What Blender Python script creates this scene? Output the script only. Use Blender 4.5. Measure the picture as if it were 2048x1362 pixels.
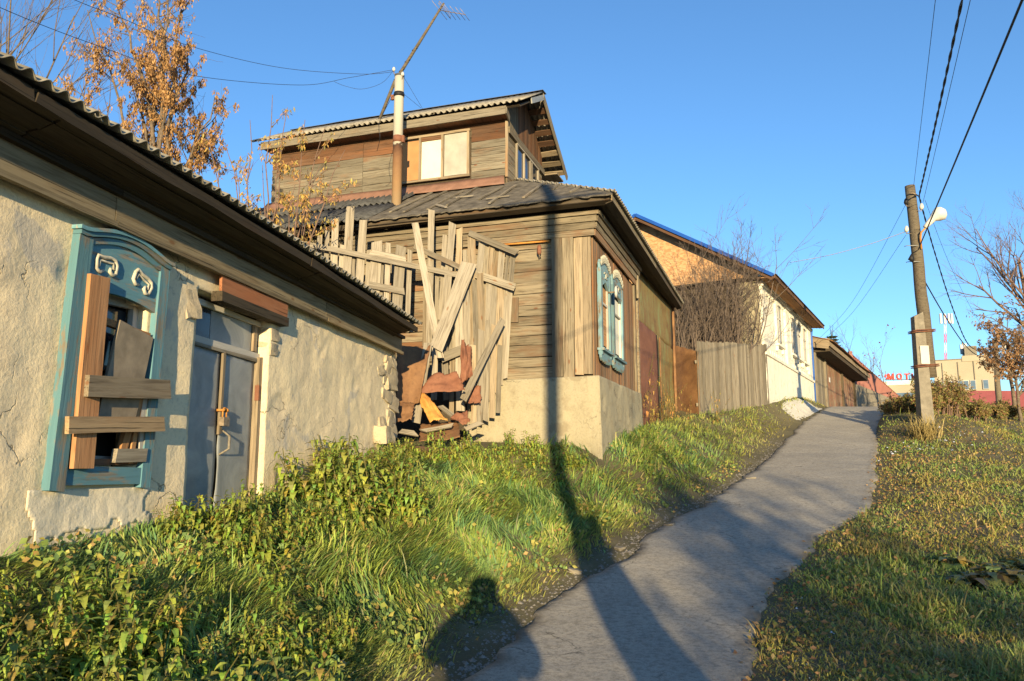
import bpy, bmesh, math, random
import numpy as np
from mathutils import Vector, Matrix, noise as mnoise
random.seed(7); RNG = np.random.default_rng(11)
rad = math.radians
for o in list(bpy.data.objects): bpy.data.objects.remove(o)
scn = bpy.context.scene; COL = scn.collection

# ------------------------------------------------------------------ camera, sky, sun, exposure
F = 1590.0; TH = rad(9.15); CT, ST = math.cos(TH), math.sin(TH); EZ = 1.6
cam = bpy.data.objects.new('camera', bpy.data.cameras.new('camera')); COL.objects.link(cam)
cam.location = (0, 0, EZ); cam.rotation_euler = (math.pi/2 + TH, 0, 0)
cam.data.sensor_width = 36; cam.data.lens = F/2048*36; cam.data.clip_start = .05; cam.data.clip_end = 3000
scn.camera = cam
SUN_AZ, SUN_EL = 178.1, 7.6
w = bpy.data.worlds.new('World'); scn.world = w; w.use_nodes = True
wn = w.node_tree.nodes; wl = w.node_tree.links
sky = wn.new('ShaderNodeTexSky'); sky.sky_type = 'NISHITA'; sky.sun_disc = False
sky.sun_elevation = rad(SUN_EL); sky.sun_rotation = rad(SUN_AZ)
sky.air_density = 1.0; sky.dust_density = 0.0; sky.ozone_density = 4.0; sky.altitude = 200
wl.new(sky.outputs[0], wn['Background'].inputs[0]); wn['Background'].inputs[1].default_value = .15
sl = bpy.data.lights.new('sun', 'SUN'); sl.energy = 5.0; sl.angle = rad(.53); sl.color = (1.0, .785, .44)
sun = bpy.data.objects.new('sun', sl); COL.objects.link(sun)
sd = Vector((math.sin(rad(SUN_AZ))*math.cos(rad(SUN_EL)), math.cos(rad(SUN_AZ))*math.cos(rad(SUN_EL)), math.sin(rad(SUN_EL))))
sun.rotation_euler = sd.to_track_quat('Z', 'Y').to_euler(); sun.location = (0, -30, 30)
scn.view_settings.view_transform = 'Standard'; scn.view_settings.look = 'None'
scn.view_settings.exposure = 1.06; scn.view_settings.gamma = 1.0

# ------------------------------------------------------------------ measuring helpers
def ray(u, v):
    a = (u-1024)/F; b = (681-v)/F
    return a, CT-b*ST, ST+b*CT
def at(u, v, Y):
    d = ray(u, v); k = Y/d[1]
    return Vector((d[0]*k, Y, EZ+d[2]*k))
class Frame:
    def __init__(s, ox, oy, az):
        s.o = (ox, oy); s.az = az; a = rad(az)
        s.ex = (math.sin(a), math.cos(a)); s.ey = (-math.cos(a), math.sin(a))
    def loc(s, p):
        dx, dy = p[0]-s.o[0], p[1]-s.o[1]
        return Vector((dx*s.ex[0]+dy*s.ex[1], dx*s.ey[0]+dy*s.ey[1], p[2]))
    def w(s, x, y, z):
        return Vector((s.o[0]+x*s.ex[0]+y*s.ey[0], s.o[1]+x*s.ex[1]+y*s.ey[1], z))
    def hit(s, u, v, x=None, y=None):
        d = ray(u, v); e = s.ex if x is not None else s.ey; val = x if x is not None else y
        k = (val+s.o[0]*e[0]+s.o[1]*e[1])/(d[0]*e[0]+d[1]*e[1])
        return s.loc((d[0]*k, d[1]*k, EZ+d[2]*k))
    def root(s, name, label, cat):
        e = thing(name, label, cat); e.location = (s.o[0], s.o[1], 0); e.rotation_euler = (0, 0, rad(90-s.az)); return e
H1 = Frame(-4.4, 0, 10.4); H2 = Frame(1.53, 15, 18.7); H3 = Frame(8.9, 28, 29)

# ------------------------------------------------------------------ object helpers
def thing(name, label, cat, group=None, loc=(0, 0, 0)):
    e = bpy.data.objects.new(name, None); COL.objects.link(e); e.location = loc; e.empty_display_size = .2
    tag(e, label, cat, group); return e
def tag(o, label=None, cat=None, group=None, kind=None):
    if label: o['label'] = label
    if cat: o['category'] = cat
    if group: o['group'] = group
    if kind: o['kind'] = kind
    return o
def mk(name, verts, faces, mat, parent=None, smooth=False):
    me = bpy.data.meshes.new(name); me.from_pydata([tuple(v) for v in verts], [], faces); me.update()
    return mko(name, me, mat, parent, smooth)
def mko(name, me, mat, parent=None, smooth=False):
    if mat: me.materials.append(mat)
    if smooth: me.polygons.foreach_set('use_smooth', [True]*len(me.polygons))
    o = bpy.data.objects.new(name, me); COL.objects.link(o)
    if parent: o.parent = parent
    return o
class MB:
    def __init__(s): s.v = []; s.f = []
    def box(s, x0, x1, y0, y1, z0, z1):
        n = len(s.v)
        s.v += [Vector(q) for q in ((x0,y0,z0),(x1,y0,z0),(x1,y1,z0),(x0,y1,z0),(x0,y0,z1),(x1,y0,z1),(x1,y1,z1),(x0,y1,z1))]
        s.f += [tuple(n+i for i in q) for q in ((0,3,2,1),(4,5,6,7),(0,1,5,4),(1,2,6,5),(2,3,7,6),(3,0,4,7))]
        return s
    def tube(s, pts, rs, sides=6, cap=True):
        pts = [Vector(p) for p in pts]; n = len(pts)
        if not hasattr(rs, '__len__'): rs = [rs]*n
        b = len(s.v); prev = None
        for i, p in enumerate(pts):
            d = (pts[min(i+1, n-1)]-pts[max(i-1, 0)])
            d = d.normalized() if d.length > 1e-9 else Vector((0, 0, 1))
            if prev is None:
                a = d.cross(Vector((0, 0, 1)) if abs(d.z) < .9 else Vector((1, 0, 0))).normalized()
            else:
                a = prev - d*prev.dot(d); a = a.normalized() if a.length > 1e-6 else d.orthogonal().normalized()
            prev = a; c = d.cross(a)
            for k in range(sides):
                t = 2*math.pi*k/sides
                s.v.append(p + (a*math.cos(t)+c*math.sin(t))*rs[i])
        for i in range(n-1):
            for k in range(sides):
                k2 = (k+1) % sides
                s.f.append((b+i*sides+k, b+i*sides+k2, b+(i+1)*sides+k2, b+(i+1)*sides+k))
        if cap and sides > 2:
            s.f.append(tuple(b+k for k in reversed(range(sides)))); s.f.append(tuple(b+(n-1)*sides+k for k in range(sides)))
        return s
    def prism(s, pts, off):
        n = len(s.v); m = len(pts); off = Vector(off)
        s.v += [Vector(p) for p in pts]+[Vector(p)+off for p in pts]
        s.f.append(tuple(range(n, n+m))); s.f.append(tuple(n+m+i for i in reversed(range(m))))
        for i in range(m):
            j = (i+1) % m; s.f.append((n+i, n+m+i, n+m+j, n+j))
        return s
    def build(s, name, mat, parent=None, smooth=False): return mk(name, s.v, s.f, mat, parent, smooth)
def bx(name, mat, parent, *c): return MB().box(*c).build(name, mat, parent)
def nz(x, y, z=0): return mnoise.noise(Vector((x, y, z)))

def plank(name, mat, parent, a, b, wd, th, nrm=(0, -1, 0), rag=.012, jit=.004, seg=None, taper=0, bow=0):
    """one board, its length along local x, width along y, thickness along z (nrm)"""
    a, b = Vector(a), Vector(b); d = b-a; L = d.length; ex = d.normalized()
    n = Vector(nrm); n = (n-ex*n.dot(ex)).normalized(); ey = n.cross(ex)
    n_s = seg or max(2, min(14, int(L/.22))); v = []; f = []
    ph = random.uniform(0, 99)
    e0, e1 = random.uniform(-rag, rag), random.uniform(-rag, rag)
    for i in range(n_s+1):
        t = i/n_s; x = (t-.5)*L; wl_ = wd/2*(1-taper*t)
        ja = nz(ph+t*L*1.3, 0)*jit*2; jb = nz(ph+40+t*L*1.3, 0)*jit*2; bz = bow*math.sin(math.pi*t)+nz(ph+80+t*L*.7, 0)*jit*1.5
        xo = (e0 if i == 0 else e1 if i == n_s else 0)
        for (yy, zz, sg) in ((-wl_+ja, -th/2, -1), (wl_+jb, -th/2, 1), (wl_+jb, th/2, 1), (-wl_+ja, th/2, -1)):
            v.append((x+xo*sg, yy, zz+bz))
    for i in range(n_s):
        q = i*4
        for k in range(4): f.append((q+k, q+4+k, q+4+(k+1) % 4, q+(k+1) % 4))
    f.append((0, 1, 2, 3)); f.append(tuple(n_s*4+k for k in (3, 2, 1, 0)))
    o = mk(name, v, f, mat, parent)
    M = Matrix((ex, ey, n)).transposed().to_4x4(); M.translation = (a+b)/2
    o.matrix_local = M
    return o
def sheet(name, mat, parent, quad, nu=10, nv=10, crum=.03, th=.003, seed=0, fold=0):
    """thin crumpled metal sheet from 4 corners, two-sided solid"""
    q = [Vector(p) for p in quad]; n = (q[1]-q[0]).cross(q[3]-q[0]).normalized(); v = []; f = []
    for side in (0, 1):
        for j in range(nv+1):
            for i in range(nu+1):
                s, t = i/nu, j/nv
                p = (q[0]*(1-s)+q[1]*s)*(1-t)+(q[3]*(1-s)+q[2]*s)*t
                d = crum*(nz(s*2.3+seed, t*2.3, seed)+.5*abs(nz(s*6+seed, t*5, 3)))+fold*math.sin(math.pi*s)
                e = .035*nz(s*9, t*9, seed+9) if (i in (0, nu) or j in (0, nv)) else 0
                v.append(p+n*(d+side*th)+(q[1]-q[0]).normalized()*e+(q[3]-q[0]).normalized()*e)
    m = (nu+1)*(nv+1)
    for j in range(nv):
        for i in range(nu):
            a = j*(nu+1)+i; f.append((a, a+nu+1, a+nu+2, a+1)); f.append((m+a, m+a+1, m+a+nu+2, m+a+nu+1))
    for i in range(nu):
        f.append((i, i+1, m+i+1, m+i)); a = nv*(nu+1)+i; f.append((a, m+a, m+a+1, a+1))
    for j in range(nv):
        a = j*(nu+1); f.append((a, m+a, m+a+nu+1, a+nu+1)); a += nu; f.append((a, a+nu+1, m+a+nu+1, m+a))
    return mk(name, v, f, mat, parent, True)
def corrugated(name, mat, parent, o, ew, es, W, Lf, wl_=.15, amp=.024, th=.008, cov=8, jag=.0, nl=2):
    """asbestos-type wavy sheet: o origin at the lower edge, ew wave direction, es up-slope direction, Lf(w)->length"""
    o, ew, es = Vector(o), Vector(ew).normalized(), Vector(es).normalized(); n = ew.cross(es).normalized()
    if n.z < 0: n = -n
    N = int(W/wl_*cov); v = []; f = []; row = 2*(nl+1)
    ph = random.uniform(0, 6)
    for i in range(N+1):
        x = W*i/N; h = amp*math.sin(2*math.pi*x/wl_+ph); L = Lf(x) if callable(Lf) else Lf
        st = jag*nz(x*3+ph, 5)
        for s in (0, 1):
            for j in range(nl+1):
                t = st+(L-st)*j/nl
                v.append(o+ew*x+es*t+n*(h+s*th))
    for i in range(N):
        a = i*row; b = a+row
        for j in range(nl):
            f.append((a+j, b+j, b+j+1, a+j+1)); k = nl+1
            f.append((a+k+j, a+k+j+1, b+k+j+1, b+k+j))
        f.append((a, a+nl+1, b+nl+1, b)); f.append((a+nl, b+nl, b+row-1, a+row-1))
    f.append(tuple(range(nl+1))+tuple(reversed(range(nl+1, row))))
    q = N*row; f.append(tuple(q+i for i in reversed(range(nl+1)))+tuple(q+i for i in range(nl+1, row)))
    return mk(name, v, f, mat, parent, True)
def slab(name, mat, parent, P, nu, nv, amp, fs, out, back=.2, hole=None):
    """plaster face: P(s,t)->point on 0..1 grid, pushed along out by noise, with an extruded rim going back"""
    bm = bmesh.new(); out = Vector(out); g = []
    for j in range(nv+1):
        r = []
        for i in range(nu+1):
            p = Vector(P(i/nu, j/nv))
            d = amp*(mnoise.noise(p*fs)+.5*mnoise.noise(p*fs*2.7)+.28*mnoise.noise(p*fs*7)+.15*mnoise.noise(p*fs*17))
            c = mnoise.noise(p*fs*1.3+Vector((31, 7, 3)))
            if c > .42: d -= amp*min(1, (c-.42)*9)*.8
            r.append(bm.verts.new(p+out*d))
        g.append(r)
    for j in range(nv):
        for i in range(nu):
            m = Vector(P((i+.5)/nu, (j+.5)/nv))
            if hole and hole(m): continue
            bm.faces.new((g[j][i], g[j][i+1], g[j+1][i+1], g[j+1][i]))
    ed = [e for e in bm.edges if e.is_boundary]
    r = bmesh.ops.extrude_edge_only(bm, edges=ed)
    for vv in [x for x in r['geom'] if isinstance(x, bmesh.types.BMVert)]: vv.co -= out*back
    bmesh.ops.delete(bm, geom=[v_ for v_ in bm.verts if not v_.link_faces], context='VERTS')
    bmesh.ops.recalc_face_normals(bm, faces=bm.faces)
    me = bpy.data.meshes.new(name); bm.to_mesh(me); bm.free()
    return mko(name, me, mat, parent, True)

# ------------------------------------------------------------------ materials
class NT:
    def __init__(s, name):
        s.m = bpy.data.materials.new(name); s.m.use_nodes = True; s.t = s.m.node_tree; s.n = s.t.nodes; s.l = s.t.links
        s.b = s.n['Principled BSDF']; s.b.inputs['Roughness'].default_value = .9; s.b.inputs['Specular IOR Level'].default_value = .25
    def add(s, t, **k):
        n = s.n.new(t)
        for a, v in k.items(): setattr(n, a, v)
        return n
    def lk(s, a, b): s.l.new(a, b)
    def coord(s, scale=(1, 1, 1), rnd=True, kind='Object'):
        tc = s.add('ShaderNodeTexCoord'); mp = s.add('ShaderNodeMapping'); mp.inputs['Scale'].default_value = scale
        if rnd:
            oi = s.add('ShaderNodeObjectInfo'); m = s.add('ShaderNodeMath', operation='MULTIPLY'); m.inputs[1].default_value = 71
            s.lk(oi.outputs['Random'], m.inputs[0]); ad = s.add('ShaderNodeVectorMath', operation='ADD')
            s.lk(tc.outputs[kind], ad.inputs[0]); s.lk(m.outputs[0], ad.inputs[1]); s.lk(ad.outputs[0], mp.inputs[0])
        else: s.lk(tc.outputs[kind], mp.inputs[0])
        return mp.outputs[0]
    def noise(s, vec, scale=1, detail=6, rough=.6, dist=0):
        n = s.add('ShaderNodeTexNoise'); n.inputs['Scale'].default_value = scale; n.inputs['Detail'].default_value = detail
        n.inputs['Roughness'].default_value = rough; n.inputs['Distortion'].default_value = dist
        if vec: s.lk(vec, n.inputs['Vector'])
        return n.outputs['Fac']
    def ramp(s, fac, stops):
        r = s.add('ShaderNodeValToRGB'); e = r.color_ramp.elements
        while len(e) < len(stops): e.new(.5)
        for i, (p, c) in enumerate(stops):
            e[i].position = p; e[i].color = (c, c, c, 1) if not hasattr(c, '__len__') else (*c, 1)
        s.lk(fac, r.inputs[0]); return r.outputs[0]
    def mix(s, fac, a, b, mode='MIX'):
        m = s.add('ShaderNodeMix', data_type='RGBA', blend_type=mode)
        for i, x in ((6, a), (7, b)):
            if hasattr(x, 'is_linked'): s.lk(x, m.inputs[i])
            else: m.inputs[i].default_value = (*x, 1)
        if hasattr(fac, 'is_linked'): s.lk(fac, m.inputs[0])
        else: m.inputs[0].default_value = fac
        return m.outputs[2]
    def vary(s, col, lo=.8, hi=1.15, hue=.0):
        oi = s.add('ShaderNodeObjectInfo'); mr = s.add('ShaderNodeMapRange'); mr.inputs[3].default_value = lo; mr.inputs[4].default_value = hi
        s.lk(oi.outputs['Random'], mr.inputs[0]); h = s.add('ShaderNodeHueSaturation'); s.lk(col, h.inputs['Color']); s.lk(mr.outputs[0], h.inputs['Value'])
        return h.outputs[0]
    def bump(s, h, strength=.5, dist=.01):
        b = s.add('ShaderNodeBump'); b.inputs['Strength'].default_value = strength; b.inputs['Distance'].default_value = dist
        s.lk(h, b.inputs['Height']); s.lk(b.outputs[0], s.b.inputs['Normal'])
    def out(s, col, rough=None, metal=None):
        s.lk(col, s.b.inputs['Base Color'])
        if rough is not None: s.b.inputs['Roughness'].default_value = rough
        if metal is not None: s.b.inputs['Metallic'].default_value = metal
        return s.m
def wood(name, light, dark, brown, bamt=.5, paint=None, pamt=.5, knots=True):
    t = NT(name); v = t.coord((1, 1, 1))
    mp = t.add('ShaderNodeMapping'); mp.inputs['Scale'].default_value = (1.6, 26, 26); t.lk(v, mp.inputs[0])
    g = t.noise(mp.outputs[0], 1, 8, .65, .6)
    c = t.ramp(g, [(.3, dark), (.52, light), (.75, tuple(min(1, x*1.18) for x in light))])
    mp2 = t.add('ShaderNodeMapping'); mp2.inputs['Scale'].default_value = (.9, 3.5, 3.5); t.lk(v, mp2.inputs[0])
    bn = t.ramp(t.noise(mp2.outputs[0], 1, 4, .6), [(max(0, .72-bamt*.5), 0), (min(1, .95-bamt*.5), 1)])
    c = t.mix(bn, c, brown)
    mp3 = t.add('ShaderNodeMapping'); mp3.inputs['Scale'].default_value = (1.1, 70, 70); t.lk(v, mp3.inputs[0])
    ck = t.noise(mp3.outputs[0], 1, 3, .5)
    cr = t.ramp(ck, [(.30, .25), (.38, 1)])
    c = t.mix(1, c, cr, 'MULTIPLY')
    if knots:
        mp4 = t.add('ShaderNodeMapping'); mp4.inputs['Scale'].default_value = (2.2, 6, 6); t.lk(v, mp4.inputs[0])
        vo = t.add('ShaderNodeTexVoronoi'); vo.inputs['Scale'].default_value = 1; t.lk(mp4.outputs[0], vo.inputs['Vector'])
        c = t.mix(t.ramp(vo.outputs['Distance'], [(.06, .8), (.13, 0)]), c, (brown[0]*.8, brown[1]*.6, brown[2]*.5))
    if paint:
        mp5 = t.add('ShaderNodeMapping'); mp5.inputs['Scale'].default_value = (2.5, 12, 12); t.lk(v, mp5.inputs[0])
        pf = t.ramp(t.noise(mp5.outputs[0], 1, 8, .7), [(.5-pamt*.4, 0), (.58-pamt*.4, 1)])
        c = t.mix(pf, c, t.mix(t.ramp(g, [(.3, 0), (.7, 1)]), tuple(x*.82 for x in paint), paint))
    c = t.vary(c, .66, 1.22)
    h = t.mix(1, g, cr, 'MULTIPLY'); t.bump(h, .7, .006)
    return t.out(c, .88)
def plain(name, col, rough=.8, metal=0, var=.12, scale=6, bump=.2):
    t = NT(name); v = t.coord(); n = t.noise(v, scale, 6, .6)
    c = t.mix(t.ramp(n, [(.3, 0), (.7, 1)]), tuple(x*(1-var*1.6) for x in col), tuple(min(1, x*(1+var)) for x in col))
    if bump: t.bump(n, bump, .005)
    return t.out(t.vary(c, .94, 1.05), rough, metal)
def plaster(name, a, b, stain, patch=None, bs=.8, crack=.8):
    t = NT(name); v = t.coord(rnd=False)
    n1 = t.noise(v, .9, 6, .6, .4); n2 = t.noise(v, 4.2, 8, .65); n3 = t.noise(v, 26, 6, .7)
    c = t.mix(t.ramp(n1, [(.35, 0), (.65, 1)]), a, b)
    c = t.mix(t.ramp(n2, [(.52, 0), (.72, .75)]), c, stain)
    c = t.mix(t.ramp(n3, [(.3, .35), (.5, 0)]), c, tuple(x*.6 for x in stain))
    if patch:
        n4 = t.noise(v, 1.7, 5, .55, .6); c = t.mix(t.ramp(n4, [(.60, 0), (.63, .8)]), c, patch)
    vo = t.add('ShaderNodeTexVoronoi', feature='DISTANCE_TO_EDGE'); vo.inputs['Scale'].default_value = .8
    wob = t.add('ShaderNodeVectorMath', operation='ADD'); nn = t.add('ShaderNodeTexNoise'); nn.inputs['Scale'].default_value = 3.0; nn.inputs['Detail'].default_value = 6
    t.lk(v, nn.inputs['Vector']); t.lk(v, wob.inputs[0]); t.lk(nn.outputs['Color'], wob.inputs[1]); t.lk(wob.outputs[0], vo.inputs['Vector'])
    gate = t.ramp(n1, [(.5, 0), (.58, 1)])
    ck = t.ramp(vo.outputs['Distance'], [(.002, 1), (.009, 0)])
    ck = t.mix(1, ck, gate, 'MULTIPLY'); ck = t.mix(1, ck, (crack,)*3, 'MULTIPLY'); c = t.mix(ck, c, tuple(x*.35 for x in stain))
    h = t.mix(.5, n2, n3); h = t.mix(ck, h, (0, 0, 0)); t.bump(h, bs, .03)
    return t.out(c, .95)
def rust(name, a, b, c_, patch=None, metal=.0):
    t = NT(name); v = t.coord(); n1 = t.noise(v, 1.6, 8, .65, .5); n2 = t.noise(v, 14, 6, .7)
    c = t.ramp(n1, [(.3, a), (.52, b), (.75, c_)]); c = t.mix(t.ramp(n2, [(.5, 0), (.8, .6)]), c, tuple(x*.5 for x in a))
    if patch:
        mp = t.add('ShaderNodeMapping'); mp.inputs['Scale'].default_value = (3, 3, .8); t.lk(v, mp.inputs[0])
        c = t.mix(t.ramp(t.noise(mp.outputs[0], 1.3, 8, .7, .6), [(.5, 0), (.68, .9)]), c, patch)
    t.bump(n2, .25, .004); return t.out(c, .72, metal)
def leafy(name, cols=None, trans=.35, attr=True, rough=.6):
    t = NT(name)
    if attr:
        a = t.add('ShaderNodeAttribute'); a.attribute_name = 'Col'; c = a.outputs['Color']
    else:
        v = t.coord(); c = t.ramp(t.noise(v, 9, 3, .6), [(.3, cols[0]), (.7, cols[1])])
    t.lk(c, t.b.inputs['Base Color']); t.b.inputs['Roughness'].default_value = rough
    tr = t.add('ShaderNodeBsdfTranslucent'); t.lk(c, tr.inputs[0]); mx = t.add('ShaderNodeMixShader'); mx.inputs[0].default_value = trans
    t.lk(t.b.outputs[0], mx.inputs[1]); t.lk(tr.outputs[0], mx.inputs[2]); t.lk(mx.outputs[0], t.n['Material Output'].inputs[0])
    return t.m
M = {}
M['grey'] = wood('wood_weathered', (.225, .195, .15), (.10, .082, .06), (.20, .13, .075), .2)
M['tan'] = wood('wood_tan', (.26, .205, .14), (.125, .095, .062), (.24, .14, .07), .3)
M['pale'] = wood('wood_pale', (.275, .24, .19), (.14, .115, .085), (.23, .165, .105), .12)
M['siding'] = wood('wood_siding', (.20, .165, .115), (.07, .054, .036), (.17, .092, .05), .42)
M['attic'] = wood('wood_attic', (.18, .158, .12), (.08, .062, .043), (.18, .09, .045), .36)
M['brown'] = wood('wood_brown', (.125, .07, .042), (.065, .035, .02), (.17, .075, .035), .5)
M['darkw'] = wood('wood_dark', (.085, .066, .045), (.035, .027, .018), (.09, .052, .028), .4)
M['soffit'] = wood('wood_soffit_shade', (.05, .038, .026), (.022, .017, .012), (.055, .033, .018), .4)  # under-eave shade put into the wood colour, darker than wood_dark
M['frieze'] = wood('wood_frieze', (.26, .21, .135), (.135, .10, .06), (.21, .135, .07), .3)
M['orange'] = wood('wood_orange', (.36, .20, .095), (.21, .105, .048), (.40, .19, .075), .5)
M['facade'] = wood('wood_facade', (.215, .145, .09), (.095, .06, .036), (.23, .11, .052), .6)
M['redbrd'] = wood('wood_red_board', (.28, .12, .06), (.19, .075, .036), (.30, .11, .05), .6, knots=False)
M['bluep'] = wood('wood_blue_paint', (.25, .23, .19), (.14, .12, .09), (.2, .16, .11), .3, paint=(.12, .26, .315), pamt=.24, knots=False)
M['blueg'] = wood('wood_blue_grey_paint', (.2, .175, .14), (.11, .09, .07), (.18, .12, .075), .3, paint=(.17, .29, .34), pamt=.22, knots=False)
M['whitew'] = wood('wood_white_paint', (.34, .29, .22), (.18, .145, .10), (.32, .22, .13), .3, paint=(.50, .47, .42), pamt=.5, knots=False)
M['garage'] = wood('wood_garage', (.22, .18, .12), (.12, .09, .055), (.21, .11, .065), .4, paint=(.22, .10, .065), pamt=.12, knots=False)
M['grey2'] = wood('wood_grey_brown', (.21, .17, .12), (.11, .085, .058), (.2, .13, .075), .3)
M['tan2'] = wood('wood_tan_brown', (.27, .19, .11), (.15, .10, .058), (.28, .16, .08), .4)
M['rough'] = wood('wood_rough_sawn', (.33, .175, .085), (.17, .085, .042), (.30, .14, .06), .5)
M['plaster'] = plaster('plaster_clay', (.77, .645, .43), (.67, .555, .385), (.52, .43, .305), (.48, .435, .37), .6, .9)
M['plinth'] = plaster('plaster_plinth', (.335, .295, .205), (.305, .27, .19), (.225, .185, .125), (.24, .20, .135), .6)
M['white'] = plaster('whitewash', (.68, .655, .58), (.64, .615, .545), (.50, .46, .38), None, .4)
M['stone'] = plaster('stone_clay', (.42, .355, .255), (.38, .32, .23), (.30, .25, .18), None, .6)
M['ornament'] = plain('plaster_cream', (.50, .46, .37), .8, 0, .15, 20)
M['lace'] = plain('lace_paint', (.40, .39, .33), .8, 0, .2, 20)
M['slate'] = plain('slate_sheet', (.27, .245, .20), .9, 0, .3, 7, .4)
M['slatedk'] = plain('slate_dark', (.075, .075, .075), .85, 0, .3, 6, .4)
M['tar'] = plain('tar_paper', (.12, .105, .085), .95, 0, .35, 5, .6)
M['zinc'] = None
t = NT('galvanised_sheet'); v = t.coord(); n1 = t.noise(v, 2.2, 7, .62, .8); n2 = t.noise(v, 9, 6, .7)
c = t.ramp(n1, [(.3, (.20, .215, .22)), (.55, (.31, .32, .315)), (.75, (.43, .43, .40))]); c = t.mix(t.ramp(n2, [(.5, 0), (.75, .35)]), c, (.33, .32, .29))
t.bump(n1, .35, .02); M['zinc'] = t.out(c, .55, .35)
M['rust'] = rust('rust_brown', (.11, .055, .03), (.20, .105, .05), (.28, .155, .07))
M['rustred'] = rust('rust_red', (.13, .055, .035), (.20, .085, .05), (.26, .12, .07))
M['rustor'] = rust('rust_orange', (.30, .11, .025), (.46, .21, .05), (.56, .34, .10))
M['rustgrn'] = rust('rust_green_sheet', (.16, .09, .04), (.22, .15, .06), (.24, .19, .08), (.22, .27, .12))
M['flash'] = plain('brown_flashing', (.22, .12, .085), .6, 0, .15, 4)
M['pipe'] = None
t = NT('asbestos_pipe'); tc = t.add('ShaderNodeTexCoord'); sx = t.add('ShaderNodeSeparateXYZ'); t.lk(tc.outputs['Object'], sx.inputs[0])
n = t.noise(tc.outputs['Object'], 5, 6, .7); wv = t.add('ShaderNodeMath', operation='MULTIPLY_ADD'); wv.inputs[1].default_value = .5; t.lk(n, wv.inputs[0]); t.lk(sx.outputs['Z'], wv.inputs[2])
c = t.ramp(wv.outputs[0], [(0, (.36, .27, .17)), (.3, (.30, .18, .095)), (.55, (.19, .10, .055)), (.62, (.09, .045, .03)), (.645, (.05, .033, .028)), (.66, (.36, .33, .275)), (1, (.38, .36, .31))])
mr = t.add('ShaderNodeMapRange'); mr.inputs[1].default_value = 0; mr.inputs[2].default_value = 2.6; t.lk(wv.outputs[0], mr.inputs[0])
cr = [x for x in t.n if x.bl_idname == 'ShaderNodeValToRGB'][0]; t.lk(mr.outputs[0], cr.inputs[0]); t.bump(n, .2, .004); M['pipe'] = t.out(c, .85)
M['glassdk'] = plain('dark_glass', (.03, .035, .045), .08, 0, .1, 3, 0); M['glassdk'].node_tree.nodes['Principled BSDF'].inputs['Specular IOR Level'].default_value = .6
M['film'] = plain('plastic_film', (.34, .325, .28), .35, 0, .12, 3, .4)
M['whitepane'] = plain('white_pane', (.62, .59, .50), .7, 0, .05, 3)  # flat bright white filling attic and facade panes
M['dark'] = plain('dark_interior', (.02, .018, .015), .95, 0, .2, 4)
M['ply'] = plain('plywood', (.25, .205, .15), .9, 0, .2, 7, .4)
M['orply'] = plain('orange_fibreboard', (.40, .20, .085), .8, 0, .12, 2)
M['steel'] = plain('old_steel', (.28, .22, .16), .6, .4, .3, 20)
M['black'] = plain('black_rubber', (.015, .015, .017), .6, 0, .2, 9)
M['porc'] = plain('porcelain', (.5, .48, .44), .3, 0, .05, 5, 0)
M['lampw'] = plain('lamp_white', (.55, .53, .50), .45, 0, .06, 6, 0)
M['concrete'] = plain('concrete', (.215, .19, .15), .92, 0, .18, 7, .5)
M['polew'] = wood('pole_wood', (.17, .14, .10), (.075, .058, .042), (.14, .09, .052), .3, knots=False)
M['bluer'] = plain('blue_roof_metal', (.015, .08, .36), .4, .1, .08, 3)
t = NT('osb_board'); v = t.coord(rnd=False); vo = t.add('ShaderNodeTexVoronoi'); vo.inputs['Scale'].default_value = 9; mp = t.add('ShaderNodeMapping'); mp.inputs['Scale'].default_value = (1, 1, 2.2); t.lk(v, mp.inputs[0]); t.lk(mp.outputs[0], vo.inputs['Vector'])
sx = t.add('ShaderNodeSeparateColor'); t.lk(vo.outputs['Color'], sx.inputs[0])
M['osb'] = t.out(t.mix(t.ramp(sx.outputs[0], [(0, 0), (1, 1)]), (.34, .18, .085), (.50, .31, .165)), .8)
M['redfence'] = plain('red_profile_sheet', (.25, .11, .09), .55, 0, .08, 2)
M['redsign'] = plain('red_sign', (.62, .06, .03), .4, 0, .05, 2, 0)
M['beige'] = plain('beige_panel', (.36, .31, .23), .9, 0, .06, .3)
M['pane'] = plain('far_pane', (.10, .15, .22), .15, 0, .1, 2, 0)
M['bark'] = plain('bark_grey', (.15, .115, .085), .95, 0, .3, 14, .6)
M['twig'] = plain('twig_brown', (.17, .11, .085), .9, 0, .2, 10, 0)
M['twigg'] = plain('twig_grey', (.155, .12, .10), .9, 0, .2, 10, 0)
M['leafo'] = leafy('dry_leaf', attr=True, trans=.4)
M['leafg'] = leafy('leaf_green', attr=True, trans=.35, rough=.5)
M['grass'] = leafy('grass_blade', attr=True, trans=.3, rough=.55)
M['wire'] = plain('wire_black', (.025, .025, .03), .6, 0, .1, 3, 0)
M['wirew'] = plain('wire_white', (.6, .58, .55), .6, 0, .1, 3, 0)
M['spruce'] = leafy('spruce_needles', ((.03, .055, .03), (.06, .085, .045)), attr=False, trans=.1)
M['snow'] = plain('old_snow', (.80, .82, .86), .8, 0, .05, 12, .4)
M['lime'] = plain('white_lime', (.50, .48, .43), .95, 0, .1, 12, .5)
M['coat'] = plain('dark_coat', (.03, .032, .04), .9, 0, .2, 12)
M['camb'] = plain('camera_black', (.012, .012, .012), .5, 0, .1, 12)
M['blued'] = plain('blue_board', (.04, .12, .42), .6, 0, .1, 2)
M['maroon'] = plain('maroon_fence', (.20, .05, .06), .7, 0, .1, 2)

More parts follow.
